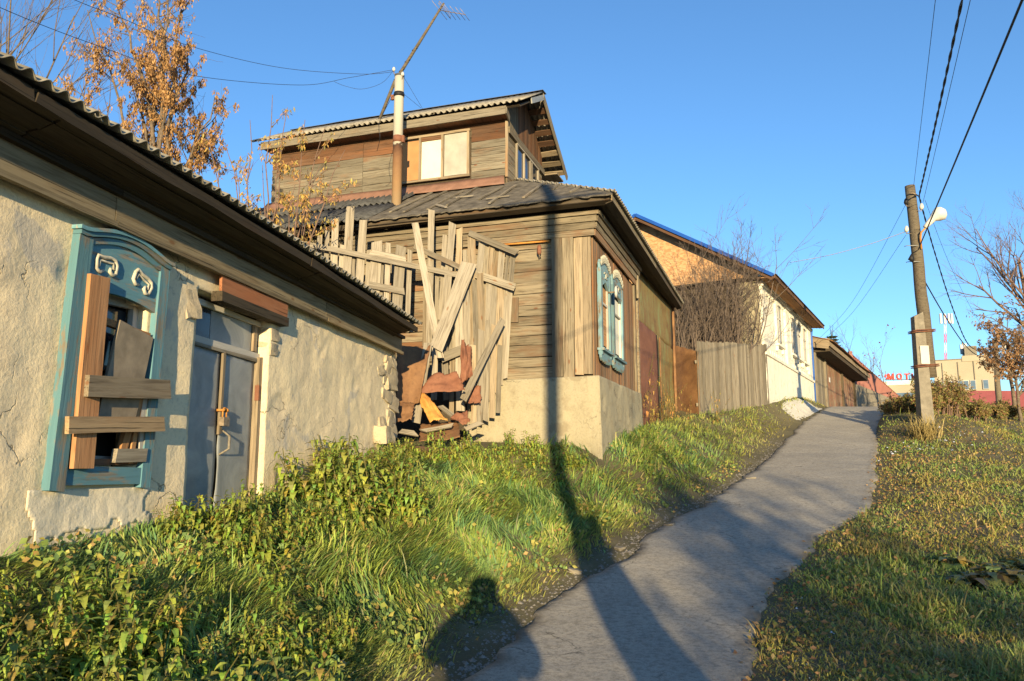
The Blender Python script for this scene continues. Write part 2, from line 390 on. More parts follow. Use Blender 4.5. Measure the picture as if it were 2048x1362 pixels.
# ------------------------------------------------------------------ terrain
PY = [-60, -30, -10, -3, 2, 6.5, 8.5, 14.3, 21.8, 28, 33, 36, 42, 60, 400, 1500]
PZ = [-3.6, -2.0, -.55, -.12, 0, .02, .18, 1.05, 2.1, 3.2, 4.06, 4.38, 4.72, 5.3, 12, 20]
def _sm(xs, ys):
    xx = np.concatenate([np.arange(-60, 70, .25), [400, 1500]]); yy = np.interp(xx, xs, ys)
    k = np.ones(7)/7; n = len(xx)-2
    ys_ = np.pad(yy[:n], 3, mode='reflect', reflect_type='odd'); yy[:n] = np.convolve(ys_, k, 'valid'); return xx, yy
PXX, PZZ = _sm(PY, PZ)
def pz(Y): return np.interp(Y, PXX, PZZ)
LY = [-60, -10, 0, 3, 6.34, 7.28, 8.54, 9.42, 10.48, 12.02, 13.88, 16.58, 19.72, 23.18, 27.26, 32.78, 36, 60, 400]
LX = [-9, -3.2, -1.7, -1.1, -.32, -.06, .29, .72, 1.45, 2.11, 3.22, 4.68, 6.21, 7.83, 9.83, 12.79, 14.4, 26, 200]
RY = [-60, -10, 0, 3, 6.34, 7.28, 8.78, 10.38, 11.86, 13.06, 14.82, 18.82, 23.7, 28.76, 34.08, 36, 60, 400]
RX = [-6, -.6, .75, 1.25, 1.84, 2.08, 2.69, 3.65, 4.55, 5.59, 6.65, 8.51, 10.85, 13.36, 16.04, 17, 29, 203]
BY = [-60, 0, 13.4, 15, 18.9, 22, 24, 28, 37.5, 60, 400]
BX = [-15, -4.4, -1.95, 1.3, 2.9, 4.2, 5.6, 8.9, 14.2, 26, 200]
HY = [-60, 0, 5.4, 8.3, 13.6, 15, 19, 22, 28, 37, 60, 400]
HZ = [.6, .95, 1.06, 1.06, 1.0, .92, .88, .78, .74, .42, .3, .2]
def sst(t): t = np.clip(t, 0, 1); return t*t*(3-2*t)
def wob(X, Y):
    return (np.sin(X*1.7+Y*.6)*np.sin(Y*1.3-X*.4)*.5+np.sin(X*4.1+1.3)*np.sin(Y*3.7+.5)*.28+np.sin(X*8.3+Y*2.1)*np.sin(Y*9.1-X*1.7)*.15)
def gz(X, Y):
    X = np.asarray(X, float); Y = np.asarray(Y, float)
    p = pz(Y); l = np.interp(Y, LY, LX); r = np.interp(Y, RY, RX); b = np.interp(Y, BY, BX); h = np.interp(Y, HY, HZ)
    dl = l-X; dr = X-r; W = np.maximum(l-b, 1.2)
    t = (dl-.3)/(W-.3)
    bank = h*(.55*sst(t)+.45*np.clip(t, 0, 1)**.85)
    z = p + np.where(dl > 0, bank, 0)
    far = np.clip((Y-14)/14, 0, 1)
    right = .10*sst(dr/1.2)-far*.085*np.clip(dr-2.5, 0, 9)*(1-sst((Y-40)/25))+.52*np.exp(-((X-13.2)**2/3.2+(Y-25.2)**2/14))
    z = z + np.where(dr > 0, right*np.clip((Y+20)/20, 0, 1), 0)
    off = np.maximum(np.clip(dl, 0, 1), np.clip(dr, 0, 1))
    z = z + wob(X, Y)*.05*off*np.clip(1.2-np.abs(Y-15)/60, 0, 1)
    return z - .035
def z1(x, y): return float(gz(x, y))
def lines(a, b, step, lo, hi):
    out = list(np.arange(a, b+1e-6, step)); s = step; x = b
    while x < hi: s *= 1.28; x += s; out.append(x)
    s = step; x = a
    while x > lo: s *= 1.28; x -= s; out.insert(0, x)
    return np.array(out)
gx = lines(-6, 20, .22, -700, 900); gy = lines(2, 40, .22, -120, 1300)
GX, GY = np.meshgrid(gx, gy); GZ = gz(GX, GY)
nx, ny = len(gx), len(gy); V = np.stack([GX.ravel(), GY.ravel(), GZ.ravel()], 1)
I = np.arange(nx*ny).reshape(ny, nx); Q = np.stack([I[:-1, :-1].ravel(), I[:-1, 1:].ravel(), I[1:, 1:].ravel(), I[1:, :-1].ravel()], 1)
def npmesh(name, V, Q, mat, parent=None, smooth=True, col=None):
    me = bpy.data.meshes.new(name); me.vertices.add(len(V)); me.vertices.foreach_set('co', np.asarray(V, np.float32).ravel())
    k = Q.shape[1]; me.loops.add(Q.size); me.loops.foreach_set('vertex_index', Q.astype(np.int32).ravel())
    me.polygons.add(len(Q)); me.polygons.foreach_set('loop_start', np.arange(0, Q.size, k, dtype=np.int32))
    me.update(calc_edges=True); me.validate()
    if col is not None:
        a = me.color_attributes.new('Col', 'FLOAT_COLOR', 'POINT'); c4 = np.ones((len(V), 4), np.float32); c4[:, :3] = col
        a.data.foreach_set('color', c4.ravel())
    return mko(name, me, mat, parent, smooth)
t = NT('soil_turf'); v = t.coord(rnd=False); n1 = t.noise(v, .8, 6, .6); n2 = t.noise(v, 9, 8, .7); n3 = t.noise(v, 40, 5, .7)
c = t.mix(t.ramp(n1, [(.4, 0), (.6, 1)]), (.11, .09, .055), (.16, .135, .08)); c = t.mix(t.ramp(n2, [(.4, 0), (.65, .8)]), c, (.10, .095, .04)); c = t.mix(t.ramp(n3, [(.55, 0), (.75, .7)]), c, (.24, .20, .135))
t.bump(t.mix(.5, n2, n3), .8, .03); M['soil'] = t.out(c, .97)
ground = npmesh('ground', V, Q, M['soil']); tag(ground, kind='structure')

# path: a worn asphalt strip with ragged edges, 35 mm above the soil
ys = np.concatenate([np.arange(-40, 2, .5), np.arange(2, 36, .06), np.arange(36, 60, .5)])
NP = 36; PV = []; PC = []
def ragL(y): return .09*nz(y*.9, 3)*2+.035*nz(y*3.3, 7)*2+.012*nz(y*8, 9)*2
def ragR(y): return .07*nz(y*.9, 13)*2+.035*nz(y*2.6, 17)*2+.012*nz(y*6, 19)*2
for y in ys:
    l = np.interp(y, LY, LX)+ragL(y); r = np.interp(y, RY, RX)+ragR(y); p = float(pz(y))
    for k in range(NP+1):
        s = k/NP if 1 < k < NP-1 else {0: 0, 1: .012, NP-1: .988, NP: 1}[k]; x = l+(r-l)*s
        e = 0 if 0 < k < NP else -.04
        ed_ = max(0, 1-min(x-l, r-x)/.22); ed_ = max(0, min(1, ed_*(.75+1.1*nz(x*2.3, y*2.3)+.7*nz(x*9, y*9)))); PC.append((ed_, ed_, ed_))
        PV.append((x, y, p+e+.010*nz(x*1.1, y*1.1)+.005*nz(x*3.7, y*3.7)+.0016*nz(x*12, y*12)))
NQ = []
for j in range(len(ys)-1):
    for k in range(NP):
        a = j*(NP+1)+k; NQ.append((a, a+1, a+NP+2, a+NP+1))
t = NT('worn_asphalt'); v = t.coord(rnd=False); n1 = t.noise(v, 1.1, 6, .6); n2 = t.noise(v, 55, 5, .75); n3 = t.noise(v, 6, 6, .7)
c = t.mix(t.ramp(n1, [(.35, 0), (.65, 1)]), (.345, .315, .265), (.42, .38, .315)); c = t.mix(t.ramp(n2, [(.32, .8), (.5, 0)]), c, (.17, .16, .14)); c = t.mix(t.ramp(n2, [(.6, 0), (.78, .7)]), c, (.50, .43, .33))
c = t.mix(t.ramp(n3, [(.58, 0), (.72, .5)]), c, (.23, .205, .165))
vo = t.add('ShaderNodeTexVoronoi', feature='DISTANCE_TO_EDGE'); vo.inputs['Scale'].default_value = .55; ad = t.add('ShaderNodeVectorMath', operation='ADD'); nn = t.add('ShaderNodeTexNoise'); nn.inputs['Scale'].default_value = 1.6; nn.inputs['Detail'].default_value = 8
t.lk(v, nn.inputs['Vector']); t.lk(v, ad.inputs[0]); t.lk(nn.outputs['Color'], ad.inputs[1]); t.lk(ad.outputs[0], vo.inputs['Vector'])
n5 = t.noise(v, 17, 6, .75); c = t.mix(t.ramp(n5, [(.40, .55), (.52, 0)]), c, (.17, .15, .12)); c = t.mix(t.ramp(n5, [(.56, 0), (.7, .5)]), c, (.47, .41, .32))
ck = t.mix(1, t.ramp(vo.outputs['Distance'], [(.0015, .85), (.005, 0)]), t.ramp(n1, [(.5, 0), (.57, 1)]), 'MULTIPLY'); c = t.mix(ck, c, (.06, .055, .045))
at_c = t.add('ShaderNodeAttribute'); at_c.attribute_name = 'Col'; c = t.mix(t.mix(1, at_c.outputs['Color'], t.ramp(n3, [(.3, .5), (.55, 1)]), 'MULTIPLY'), c, (.15, .125, .09))
t.bump(t.mix(.5, n2, n5), .9, .012); M['asphalt'] = t.out(c, .93)
path = npmesh('path', np.array(PV), np.array(NQ), M['asphalt'], smooth=True, col=np.array(PC)); tag(path, kind='structure')
#PART2
# ------------------------------------------------------------------ house 1: low clay-plastered house
h1 = H1.root('plaster_house', 'low clay-plastered old house with boarded blue window and wavy slate roof', 'house')
X0, X1 = 1.0, 13.55
def base1(x): return z1(*H1.w(x, 0, 0)[:2])-.25
WIN = (6.03, 6.86, 1.62, 3.0); DOOR = (7.6, 9.08, 0, 3.3)
def wallP(s, t):
    x = X0+(X1-X0)*s; z0 = base1(x); z = z0+(3.56-z0)*t
    if s > .985: x += .16*nz(z*2.3, 4)-.05
    return (x, 0, z)
def hole1(m):
    return (WIN[0] < m.x < WIN[1] and WIN[2] < m.z < WIN[3]) or (DOOR[0] < m.x < DOOR[1] and m.z < DOOR[3])
wall1 = slab('wall', M['plaster'], h1, wallP, 300, 66, .017, 1.5, (0, -1, 0), .28, hole1)
mb = MB().box(X0, X1-.15, .3, 5.5, .3, 3.75); mb.build('inner_wall', M['dark'], h1)
# whitewashed patch under the window, a thin skim following the wall
def skP(s, t):
    x = 5.62+1.6*s; z = .95+.5*t
    return (x, -.007, z)
# stones showing at the crumbling corner
def stone(parent, mat, c, sx, sy, sz, name='stone', seed=0, rz=0):
    bm = bmesh.new(); bmesh.ops.create_cube(bm, size=1); bmesh.ops.subdivide_edges(bm, edges=bm.edges, cuts=2, use_grid_fill=True)
    for vv in bm.verts:
        p = vv.co.copy(); q = p.normalized()*.62
        p = p.lerp(q, .22)*(1+.38*mnoise.noise(p*1.6+Vector((seed, seed*.7, 2))))
        vv.co = Vector((p.x*sx, p.y*sy, p.z*sz))
    me = bpy.data.meshes.new(name); bm.to_mesh(me); bm.free(); o = mko(name, me, mat, parent, False); o.location = c; o.rotation_euler = (random.uniform(-.15, .15), random.uniform(-.25, .25), rz); return o
k = 0
for z in np.arange(1.85, 3.42, .19):
    for x, wdt in ((13.38, .34), (13.1, .3), (12.82, .26)):
        if (x < 13.0 and (k*7 % 5) > 1) or (x < 13.3 and k*5 % 7 < 3): k += 1; continue
        stone(wall1, M['stone'], (x+random.uniform(-.08, .08)-.06*(z < 2.2), random.uniform(.05, .09), z+random.uniform(-.05, .05)), wdt*random.uniform(.8, 1.5), random.uniform(.16, .22), random.uniform(.14, .27), seed=k); k += 1
stone(wall1, M['stone'], (12.75, -.06, 2.12), .42, .3, .27, seed=77)
for x, z, a, b in ((7.50, 3.13, .2, .26), (9.20, 3.12, .22, .15), (9.19, 2.96, .2, .14)): stone(wall1, M['stone'], (x, .06, z), a, .16, b, seed=x)
# frieze, soffit, roof
def sag(x): return -.02*max(0, x-8.2)
def pl1(name, mat, xa, xb, y, z, wd, th, n, par=h1, sg=1, **kw):
    return plank(name, mat, par, (xa, y, z+sg*sag(xa)), (xb, y, z+sg*sag(xb)), wd, th, n, **kw)
for xa, xb in ((1, 6.25), (6.26, 10.4), (10.41, 13.55)):
    pl1('frieze_board', M['frieze'], xa, xb, -.075, 3.655, .24, .035, (0, -1, 0), sg=0, rag=.004)
    pl1('frieze_moulding', M['frieze'], xa, xb, -.10, 3.525, .045, .05, (0, -1, 0), sg=0, rag=.002)
    pl1('frieze_moulding', M['soffit'], xa, xb, -.115, 3.79, .05, .06, (0, -1, 0), sg=0, rag=.002)
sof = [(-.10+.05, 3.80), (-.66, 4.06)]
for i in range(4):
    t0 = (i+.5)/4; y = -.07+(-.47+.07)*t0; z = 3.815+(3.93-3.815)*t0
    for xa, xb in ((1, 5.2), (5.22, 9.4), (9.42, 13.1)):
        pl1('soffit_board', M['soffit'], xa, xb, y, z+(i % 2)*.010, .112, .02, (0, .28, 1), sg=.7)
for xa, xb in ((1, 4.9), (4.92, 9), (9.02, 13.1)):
    pl1('eave_board', M['soffit'], xa, xb, -.485, 3.935, .085, .03, (0, -1, 0), jit=.008)  # shade of the slate overhang put into the board colour
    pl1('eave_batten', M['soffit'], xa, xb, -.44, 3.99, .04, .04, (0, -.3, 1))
xs = 1.0; es = Vector((0, 1, .42))
while xs < 13.0:
    W = min(1.14, 13.08-xs)
    zz = 4.02+sag(xs)
    corrugated('slate_sheet', M['slate'], h1, (xs, -.56, zz+random.uniform(0, .012)), (1, 0, -.02 if xs > 8 else 0), es, W+.05, 1.75, .15, .023, .009, 10, .03)
    corrugated('slate_sheet', M['slate'], h1, (xs, -.56+1.5*.92, zz+1.5*.386+.03), (1, 0, -.02 if xs > 8 else 0), es, W+.05, 2.2, .155, .027, .008, 6)
    xs += 1.09
v = []; f = []
for i in range(25):
    x = 1+12.0*i/24; v += [(x, -.47, 3.99+sag(x)), (x, 2.62, 5.28+sag(x)), (x, 2.62, 5.26+sag(x)), (x, -.47, 3.97+sag(x))]
for i in range(24):
    for k in range(4): f.append((i*4+k, i*4+(k+1) % 4, i*4+4+(k+1) % 4, i*4+4+k))
mk('roof_boarding', v, f, M['soffit'], h1)
mb = MB().prism([(1, 2.6, 5.2), (1, 6.6, 3.8), (1, 2.6, 3.75)], (12, 0, 0)); mb.build('roof_rear', M['slatedk'], h1)
# window with carved blue surround
win = bx('window', M['dark'], h1, 5.98, 6.9, .02, .26, 1.58, 3.02)
# hollow look: dark box set back, inner sash in front of it
win.location = (0, .18, 0)
def p1(u, v, y): return H1.hit(u, v, y=y)
lean = lambda x, z: x+(z-1.45)*.045
def lp(a, b, wd, th, mat, name, **k): return plank(name, mat, win, Vector(a)-Vector((0, .18, 0)), Vector(b)-Vector((0, .18, 0)), wd, th, (0, -1, 0), **k)
lp((5.905, -.038, 1.44), (lean(5.905, 3.36), -.038, 3.36), .15, .07, M['bluep'], 'frame_post', rag=.006)
lp((6.93, -.035, 1.44), (lean(6.91, 3.36), -.035, 3.36), .13, .06, M['bluep'], 'frame_post', rag=.006)
lp((5.98, -.034, 1.545), (6.88, -.034, 1.54), .135, .04, M['bluep'], 'frame_sill', rag=.003)
# arched head panel
xa, xb = 5.99, 6.95
def strip(name, mat, zf0, zf1, y0, y1, xa, xb, n=18):
    v = []; f = []
    for i in range(n+1):
        s = i/n; x = xa+(xb-xa)*s
        for (y, z) in ((y0, zf0(s)), (y1, zf0(s)), (y1, zf1(s)), (y0, zf1(s))): v.append((x, y-.18, z))
    for i in range(n):
        for k in range(4): f.append((i*4+k, i*4+(k+1) % 4, i*4+4+(k+1) % 4, i*4+4+k))
    f += [(3, 2, 1, 0), tuple(n*4+k for k in range(4))]
    return mk(name, v, f, mat, win)
arch = lambda s: math.sin(math.pi*min(1, max(0, (s-.08)/.84)))
strip('head_panel', M['bluep'], lambda s: 2.93+.06*math.sin(math.pi*s), lambda s: 3.33+.08*arch(s), -.005, -.045, xa, xb)
strip('crown_moulding', M['bluep'], lambda s: 3.31+.085*arch(s), lambda s: 3.36+.085*arch(s), -.01, -.065, xa-.02, xb+.05)
strip('crown_moulding', M['bluep'], lambda s: 3.355+.09*arch(s), lambda s: 3.395+.09*arch(s), -.01, -.085, xa-.08, xb+.10)
strip('crown_moulding', M['bluep'], lambda s: 3.39+.09*arch(s), lambda s: 3.42+.09*arch(s), -.01, -.10, xa-.10, xb+.13)
def scroll(cx, cz, rot, fl=1):
    pts = [(-.035, -.055), (-.075, -.075), (-.115, -.05), (-.115, .02), (-.10, .055), (-.04, .05), (.04, .06), (.10, .055), (.125, .01), (.11, -.06), (.07, -.075), (.04, -.05), (.05, -.02)]
    c, s = math.cos(rot), math.sin(rot)
    P3 = [(cx+(x*c-z*s)*fl, -.052-.18, cz+x*s+z*c) for x, z in pts]
    o = MB().tube(P3, [.012]+[.016]*11+[.011], 8).build('scroll_ornament', M['ornament'], win, True)
    in_ = [(cx+(x*c-z*s)*fl, -.052-.18, cz+x*s+z*c) for x, z in ((-.085, -.03), (-.075, .022), (0, .018), (.08, .025), (.085, -.03))]
    MB().tube(in_, .010, 6).build('scroll_ornament', M['ornament'], win, True)
scroll(6.25, 3.20, .06); scroll(6.71, 3.17, -.35)
# inner sash, broken
for a, b, wd in (((6.05, .10, 1.64), (6.05, .10, 2.97), .06), ((6.82, .10, 1.64), (6.82, .10, 2.97), .06), ((6.05, .10, 2.95), (6.82, .10, 2.99), .08), ((6.05, .10, 1.67), (6.82, .10, 1.66), .07), ((6.40, .14, 1.65), (6.44, .14, 2.9), .035), ((6.05, .14, 2.4), (6.82, .14, 2.42), .035)):
    lp(a, b, wd, .05, M['whitew'], 'sash_bar')
bx('pane', M['glassdk'], win, 6.46, 6.8, -.03, -.025, 2.44, 2.93)
lp((6.07, -.03, 1.62), (6.16, -.03, 2.78), .07, .05, M['orange'], 'sash_stick'); lp((6.14, -.01, 2.77), (6.86, -.03, 2.72), .055, .05, M['orange'], 'sash_stick')
lp((6.62, -.02, 1.66), (6.80, -.02, 2.30), .08, .04, M['orange'], 'sash_stick'); lp((6.74, -.03, 1.64), (6.82, -.03, 2.25), .05, .04, M['orange'], 'sash_stick'); lp((6.08, .0, 1.64), (6.84, -.01, 1.66), .05, .06, M['brown'], 'sash_stick')
# nailed boards
def nb(a, b, y, wd, th, mat, name='nailed_board', **k): return lp(p1(*a, y), p1(*b, y), wd, th, mat, name, **k)
nb((198, 552), (163, 937), -.088, .215, .04, M['rough'])
q = [p1(240, 648, -.06), p1(303, 668, -.06), p1(262, 850, -.05), p1(196, 840, -.05)]
plank('plywood_piece', M['ply'], win, (q[0]+q[1])/2-Vector((0, .18, 0)), (q[2]+q[3])/2-Vector((0, .18, 0)), .44, .025, (0, -1, 0), rag=.02)
nb((174, 772), (337, 779), -.13, .165, .04, M['grey2']); nb((134, 850), (326, 848), -.128, .125, .035, M['tan2']); nb((152, 612), (127, 932), -.03, .075, .05, M['orange'], 'sash_stick'); nb((228, 911), (289, 910), -.055, .11, .05, M['grey'])
nb((290, 790), (287, 905), -.04, .13, .02, M['whitew'], 'carved_board')
# door: zinc-clad double leaf, set into the wall
dr = bx('door', M['darkw'], h1, 7.55, 9.12, .17, .24, 1.0, 3.3)
def dsh(x0, x1, z0, z1, nm, y=.13):
    return sheet(nm, M['zinc'], dr, [(x0, y, z0), (x1, y, z0), (x1, y, z1), (x0, y, z1)], 14, 24, .012, .004, seed=x0)
d0 = z1(*H1.w(8.3, 0, 0)[:2])-.15
dsh(7.64, 8.29, d0, 2.80, 'door_leaf'); dsh(8.33, 8.98, d0, 2.80, 'door_leaf', .125)
plank('door_post', M['tan'], dr, (9.03, .10, d0), (9.03, .10, 2.84), .06, .08, (0, -1, 0)); plank('door_post', M['darkw'], dr, (7.61, .10, d0), (7.61, .10, 2.84), .05, .08, (0, -1, 0))
plank('centre_strip', M['tan'], dr, (8.305, .10, 1.95), (8.305, .10, 2.79), .045, .03, (0, -1, 0))
plank('transom_bar', M['whitew'], dr, (7.6, .12, 2.86), (9.08, .12, 2.85), .07, .035, (0, -1, 0), rag=0); plank('transom_bar', M['grey'], dr, (7.6, .11, 2.81), (9.08, .11, 2.80), .035, .04, (0, -1, 0), rag=0)
plank('transom_bar', M['whitew'], dr, (7.62, .12, 3.24), (9.06, .12, 3.22), .055, .035, (0, -1, 0), rag=0); plank('transom_post', M['tan'], dr, (8.97, .125, 2.9), (8.97, .125, 3.2), .07, .03, (0, -1, 0), rag=0)
bx('transom_pane', M['zinc'], dr, 8.1, 8.93, .145, .15, 2.9, 3.2); bx('transom_pane', M['glassdk'], dr, 7.64, 8.09, .145, .155, 2.9, 3.2)
lk_ = MB(); lk_.box(8.265, 8.375, .03, .085, 2.03, 2.12); lo = lk_.build('padlock', M['steel'], dr)
MB().tube([(8.285, .06, 2.12), (8.285, .06, 2.19), (8.305, .06, 2.215), (8.335, .06, 2.215), (8.355, .06, 2.19), (8.355, .06, 2.12)], .010, 6).build('shackle', M['rustor'], dr, True)
MB().tube([(8.25, .11, 2.19), (8.28, .05, 2.19), (8.31, .05, 2.2)], .014, 6).build('hasp_ring', M['rustor'], dr, True); MB().tube([(8.40, .11, 2.19), (8.37, .05, 2.19), (8.34, .05, 2.2)], .014, 6).build('hasp_ring', M['rustor'], dr, True)
MB().tube([(8.36, .12, 2.0), (8.36, .07, 1.97), (8.39, .03, 1.93), (8.39, .03, 1.80), (8.36, .07, 1.77), (8.36, .12, 1.74)], [.01, .01, .014, .014, .01, .01], 6).build('handle', M['pale'], dr, True)
bx('hinge', M['rustred'], dr, 8.99, 9.02, .05, .1, 2.35, 2.52)
plank('lintel_board', M['redbrd'], h1, (7.86, -.085, 3.43), (9.30, -.085, 3.43), .175, .03, (0, -1, 0), rag=.004)
plank('lintel_beam', M['darkw'], h1, (7.87, -.045, 3.295), (9.33, -.045, 3.29), .10, .12, (0, -1, 0), rag=.01)
M['skim'] = plaster('pale_skim', (.70, .62, .48), (.66, .585, .455), (.55, .48, .37), None, .5)
pt = slab('whitewash_patch', M['skim'], wall1, skP, 60, 22, .017, 1.5, (0, -1, 0), .0005, lambda m: nz(m.x*2.2, m.z*3)+.6*nz(m.x*7, m.z*7) > min((m.x-5.66)/.16, (7.15-m.x)/.2, (m.z-1.02)/.12, (1.47-m.z)/.03, 1)*.9-.35)

# ------------------------------------------------------------------ house 2: timber house with attic room
h2 = H2.root('timber_house', 'weathered timber house with plank attic room and tall plastered plinth', 'house')
def gb2(x, y): return z1(*H2.w(x, y, 0)[:2])
core = bx('wall', M['darkw'], h2, .05, 4.45, .05, 9.2, 2.6, 6.62)
# plinth
slab('plinth', M['plinth'], h2, lambda s, t: (-.16-.05*(1-t), -.16+2.65*s, 1.6+1.72*t-.02*s), 66, 40, .025, 1.6, (-1, 0, 0), .24)
slab('plinth', M['plinth'], h2, lambda s, t: (-.18+4.75*s, -.165-.04*(1-t), 1.6+(1.72+.07*s)*t), 80, 40, .02, 1.6, (0, -1, 0), .24)
bx('plinth_ledge', M['plinth'], h2, -.13, 4.5, -.13, 2.45, 2.2, 3.30); bx('sill_log', M['darkw'], h2, -.02, 4.4, 2.45, 9.0, 1.6, 3.32)
# south siding
z = 3.32; i = 0
while z < 6.02:
    wd = random.uniform(.185, .235); y0 = .55
    cut = random.choice((3.4, 4.1, 5.2, 6.0))
    for ya, yb in ((y0, cut-.004), (cut+.004, 9.15)):
        plank('siding_board', M['facade' if ya > 3 and random.random() < .4 else 'siding'], core, (-.0-random.uniform(0, .012), ya, z+wd/2), (-.0-random.uniform(0, .012), yb, z+wd/2+random.uniform(-.01, .01)), wd-.016, .045, (-1, 0, -.14), rag=.003, jit=.008)
    z += wd
bx('wall_plate', M['darkw'], h2, -.12, 4.5, -.1, 9.1, 6.5, 6.74)
# corner boards, south side
for ya, wd, off, top, bot in ((.655, .215, .085, 6.10, 3.33), (.435, .215, .09, 6.11, 3.32), (.24, .165, .045, 6.06, 3.36), (.07, .165, .04, 6.06, 3.37)):
    plank('corner_board', M['siding' if wd > .2 else 'tan'], h2, (-off, ya, bot), (-off, ya, top), wd, .035, (-1, 0, 0), rag=.008)
bx('corner_core', M['darkw'], h2, -.06, .04, .34, .75, 3.4, 6.05)
# east facade planks
x = 0.01
while x < 4.45:
    wd = random.uniform(.14, .19)
    plank('facade_board', M['facade'], core, (x+wd/2, -.02-random.uniform(0, .012), 3.35), (x+wd/2, -.02-random.uniform(0, .012), 6.08), wd-.006, .03, (0, -1, 0), rag=.01)
    x += wd
for xx, wd, yy in ((4.40, .13, -.07), (4.55, .12, -.04)):
    plank('corner_board', M['siding'], h2, (xx, yy, 3.36), (xx, yy, 6.2), wd, .05, (0, -1, 0))
plank('corner_block', M['siding'], h2, (4.50, -.15, 5.75), (4.50, -.15, 6.35), .14, .05, (0, -1, 0))
# cornice, south and east
for k, (zc, o, wd) in enumerate(((6.13, .10, .13), (6.26, .13, .13), (6.385, .17, .12), (6.49, .22, .09))):
    for ya, yb in ((-.0-o, 3.6), (3.61, 9.2)):
        plank('cornice_board', M['siding'], h2, (-o, ya, zc), (-o, yb, zc), wd-.006, .04, (-1, 0, -.1), rag=0)
    plank('cornice_board', M['siding' if k else 'facade'], h2, (-o+.02, -o, zc), (4.6, -o, zc), wd-.006, .04, (0, -1, -.1), rag=0)
# soffits
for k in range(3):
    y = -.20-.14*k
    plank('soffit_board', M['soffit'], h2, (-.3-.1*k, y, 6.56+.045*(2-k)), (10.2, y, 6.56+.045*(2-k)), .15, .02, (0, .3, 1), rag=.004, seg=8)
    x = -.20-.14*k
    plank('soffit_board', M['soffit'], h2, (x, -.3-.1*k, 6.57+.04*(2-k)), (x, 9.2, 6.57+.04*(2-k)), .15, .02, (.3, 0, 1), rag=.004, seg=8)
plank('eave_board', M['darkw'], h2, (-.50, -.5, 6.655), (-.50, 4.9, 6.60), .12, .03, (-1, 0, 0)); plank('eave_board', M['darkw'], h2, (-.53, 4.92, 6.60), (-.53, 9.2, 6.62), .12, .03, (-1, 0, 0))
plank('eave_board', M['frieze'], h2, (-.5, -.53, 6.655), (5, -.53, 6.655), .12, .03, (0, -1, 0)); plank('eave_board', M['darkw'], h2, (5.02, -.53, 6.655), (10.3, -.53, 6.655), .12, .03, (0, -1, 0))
# lower roof: tar paper with battens, then dark wavy slate; slope .56
SL = .56
def rz(x): return 6.74+SL*(x+.52)
bm = bmesh.new(); g = []
nu, nv = 90, 22
for j in range(nv+1):
    r = []
    for i in range(nu+1):
        s, t = i/nu, j/nv; x = -.60+2.75*t; yl = max(-.58, x-.02); y = yl+(4.75-yl)*s
        if j == 0: x += .10*nz(y*3, 1)+.06*nz(y*9, 2)+.03*nz(y*23, 2)
        zz = rz(x)+.018*nz(x*4, y*4)+.012*nz(x*11, y*9)+.02*abs(nz(y*1.7, 4))-(.02*abs(nz(y*5, 8)) if j == 0 else 0)
        r.append(bm.verts.new((x, y, zz)))
    g.append(r)
for j in range(nv):
    for i in range(nu): bm.faces.new((g[j][i], g[j+1][i], g[j+1][i+1], g[j][i+1]))
ed = [e for e in bm.edges if e.is_boundary]; r = bmesh.ops.extrude_edge_only(bm, edges=ed)
for vv in [q for q in r['geom'] if isinstance(q, bmesh.types.BMVert)]: vv.co.z -= .03
bmesh.ops.recalc_face_normals(bm, faces=bm.faces); me = bpy.data.meshes.new('roof'); bm.to_mesh(me); bm.free()
roof2 = mko('roof', me, M['tar'], h2)
for y in (.35, .85, 1.3, 1.95, 2.4, 3.0, 3.35, 3.9, 4.3):
    a = max(-.45, y-.5) if y < 1 else random.uniform(-.5, .2); b = min(1.95, max(a+.9, random.uniform(1.3, 1.95)))
    if y < b: b = min(b, max(a+.5, y+.0))
    dy = random.uniform(-.12, .12)
    plank('roof_batten', M['grey'], roof2, (a, y, rz(a)+.035), (b, y+dy, rz(b)+.035), .055, .03, (-SL, 0, 1), jit=.008)
for a, b in (((-.40, 2.9), (.0, 3.3)), ((.1, 1.7), (.05, 2.2)), ((.6, 2.7), (.62, 3.1))):
    plank('loose_slat', M['pale'], roof2, (a[0], a[1], rz(a[0])+.05), (b[0], b[1], rz(b[0])+.05), .06, .02, (-SL, 0, 1))
for y in (-.55, .6, 1.75, 2.9, 4.05):
    pass
ya = 4.7
while ya < 9.2:
    corrugated('slate_sheet', M['slatedk'], roof2, (-.62, ya+1.1, rz(-.62)+.03), (0, -1, 0), (1, 0, SL), 1.15, 1.9, .15, .026, .008, 8, .03)
    corrugated('slate_sheet', M['slatedk'], roof2, (.85, ya+1.1, rz(.85)+.07), (0, -1, 0), (1, 0, SL), 1.15, 1.6, .15, .026, .008, 8, .0)
    ya += 1.1
xa_ = -.6
while xa_ < 10.2:
    corrugated('slate_sheet', M['slate'], roof2, (xa_, -.62, 6.735), (1, 0, 0), (0, 1, SL), min(1.14, 10.36-xa_), (lambda w_, x0=xa_: 1.146*max(.03, min(3.0, x0+w_+.6))), .15, .024, .008, 8, .0)
    xa_ += 1.1
bx('roof_core', M['darkw'], h2, 2.1, 10.2, 2.6, 9, 6.7, 7.9)
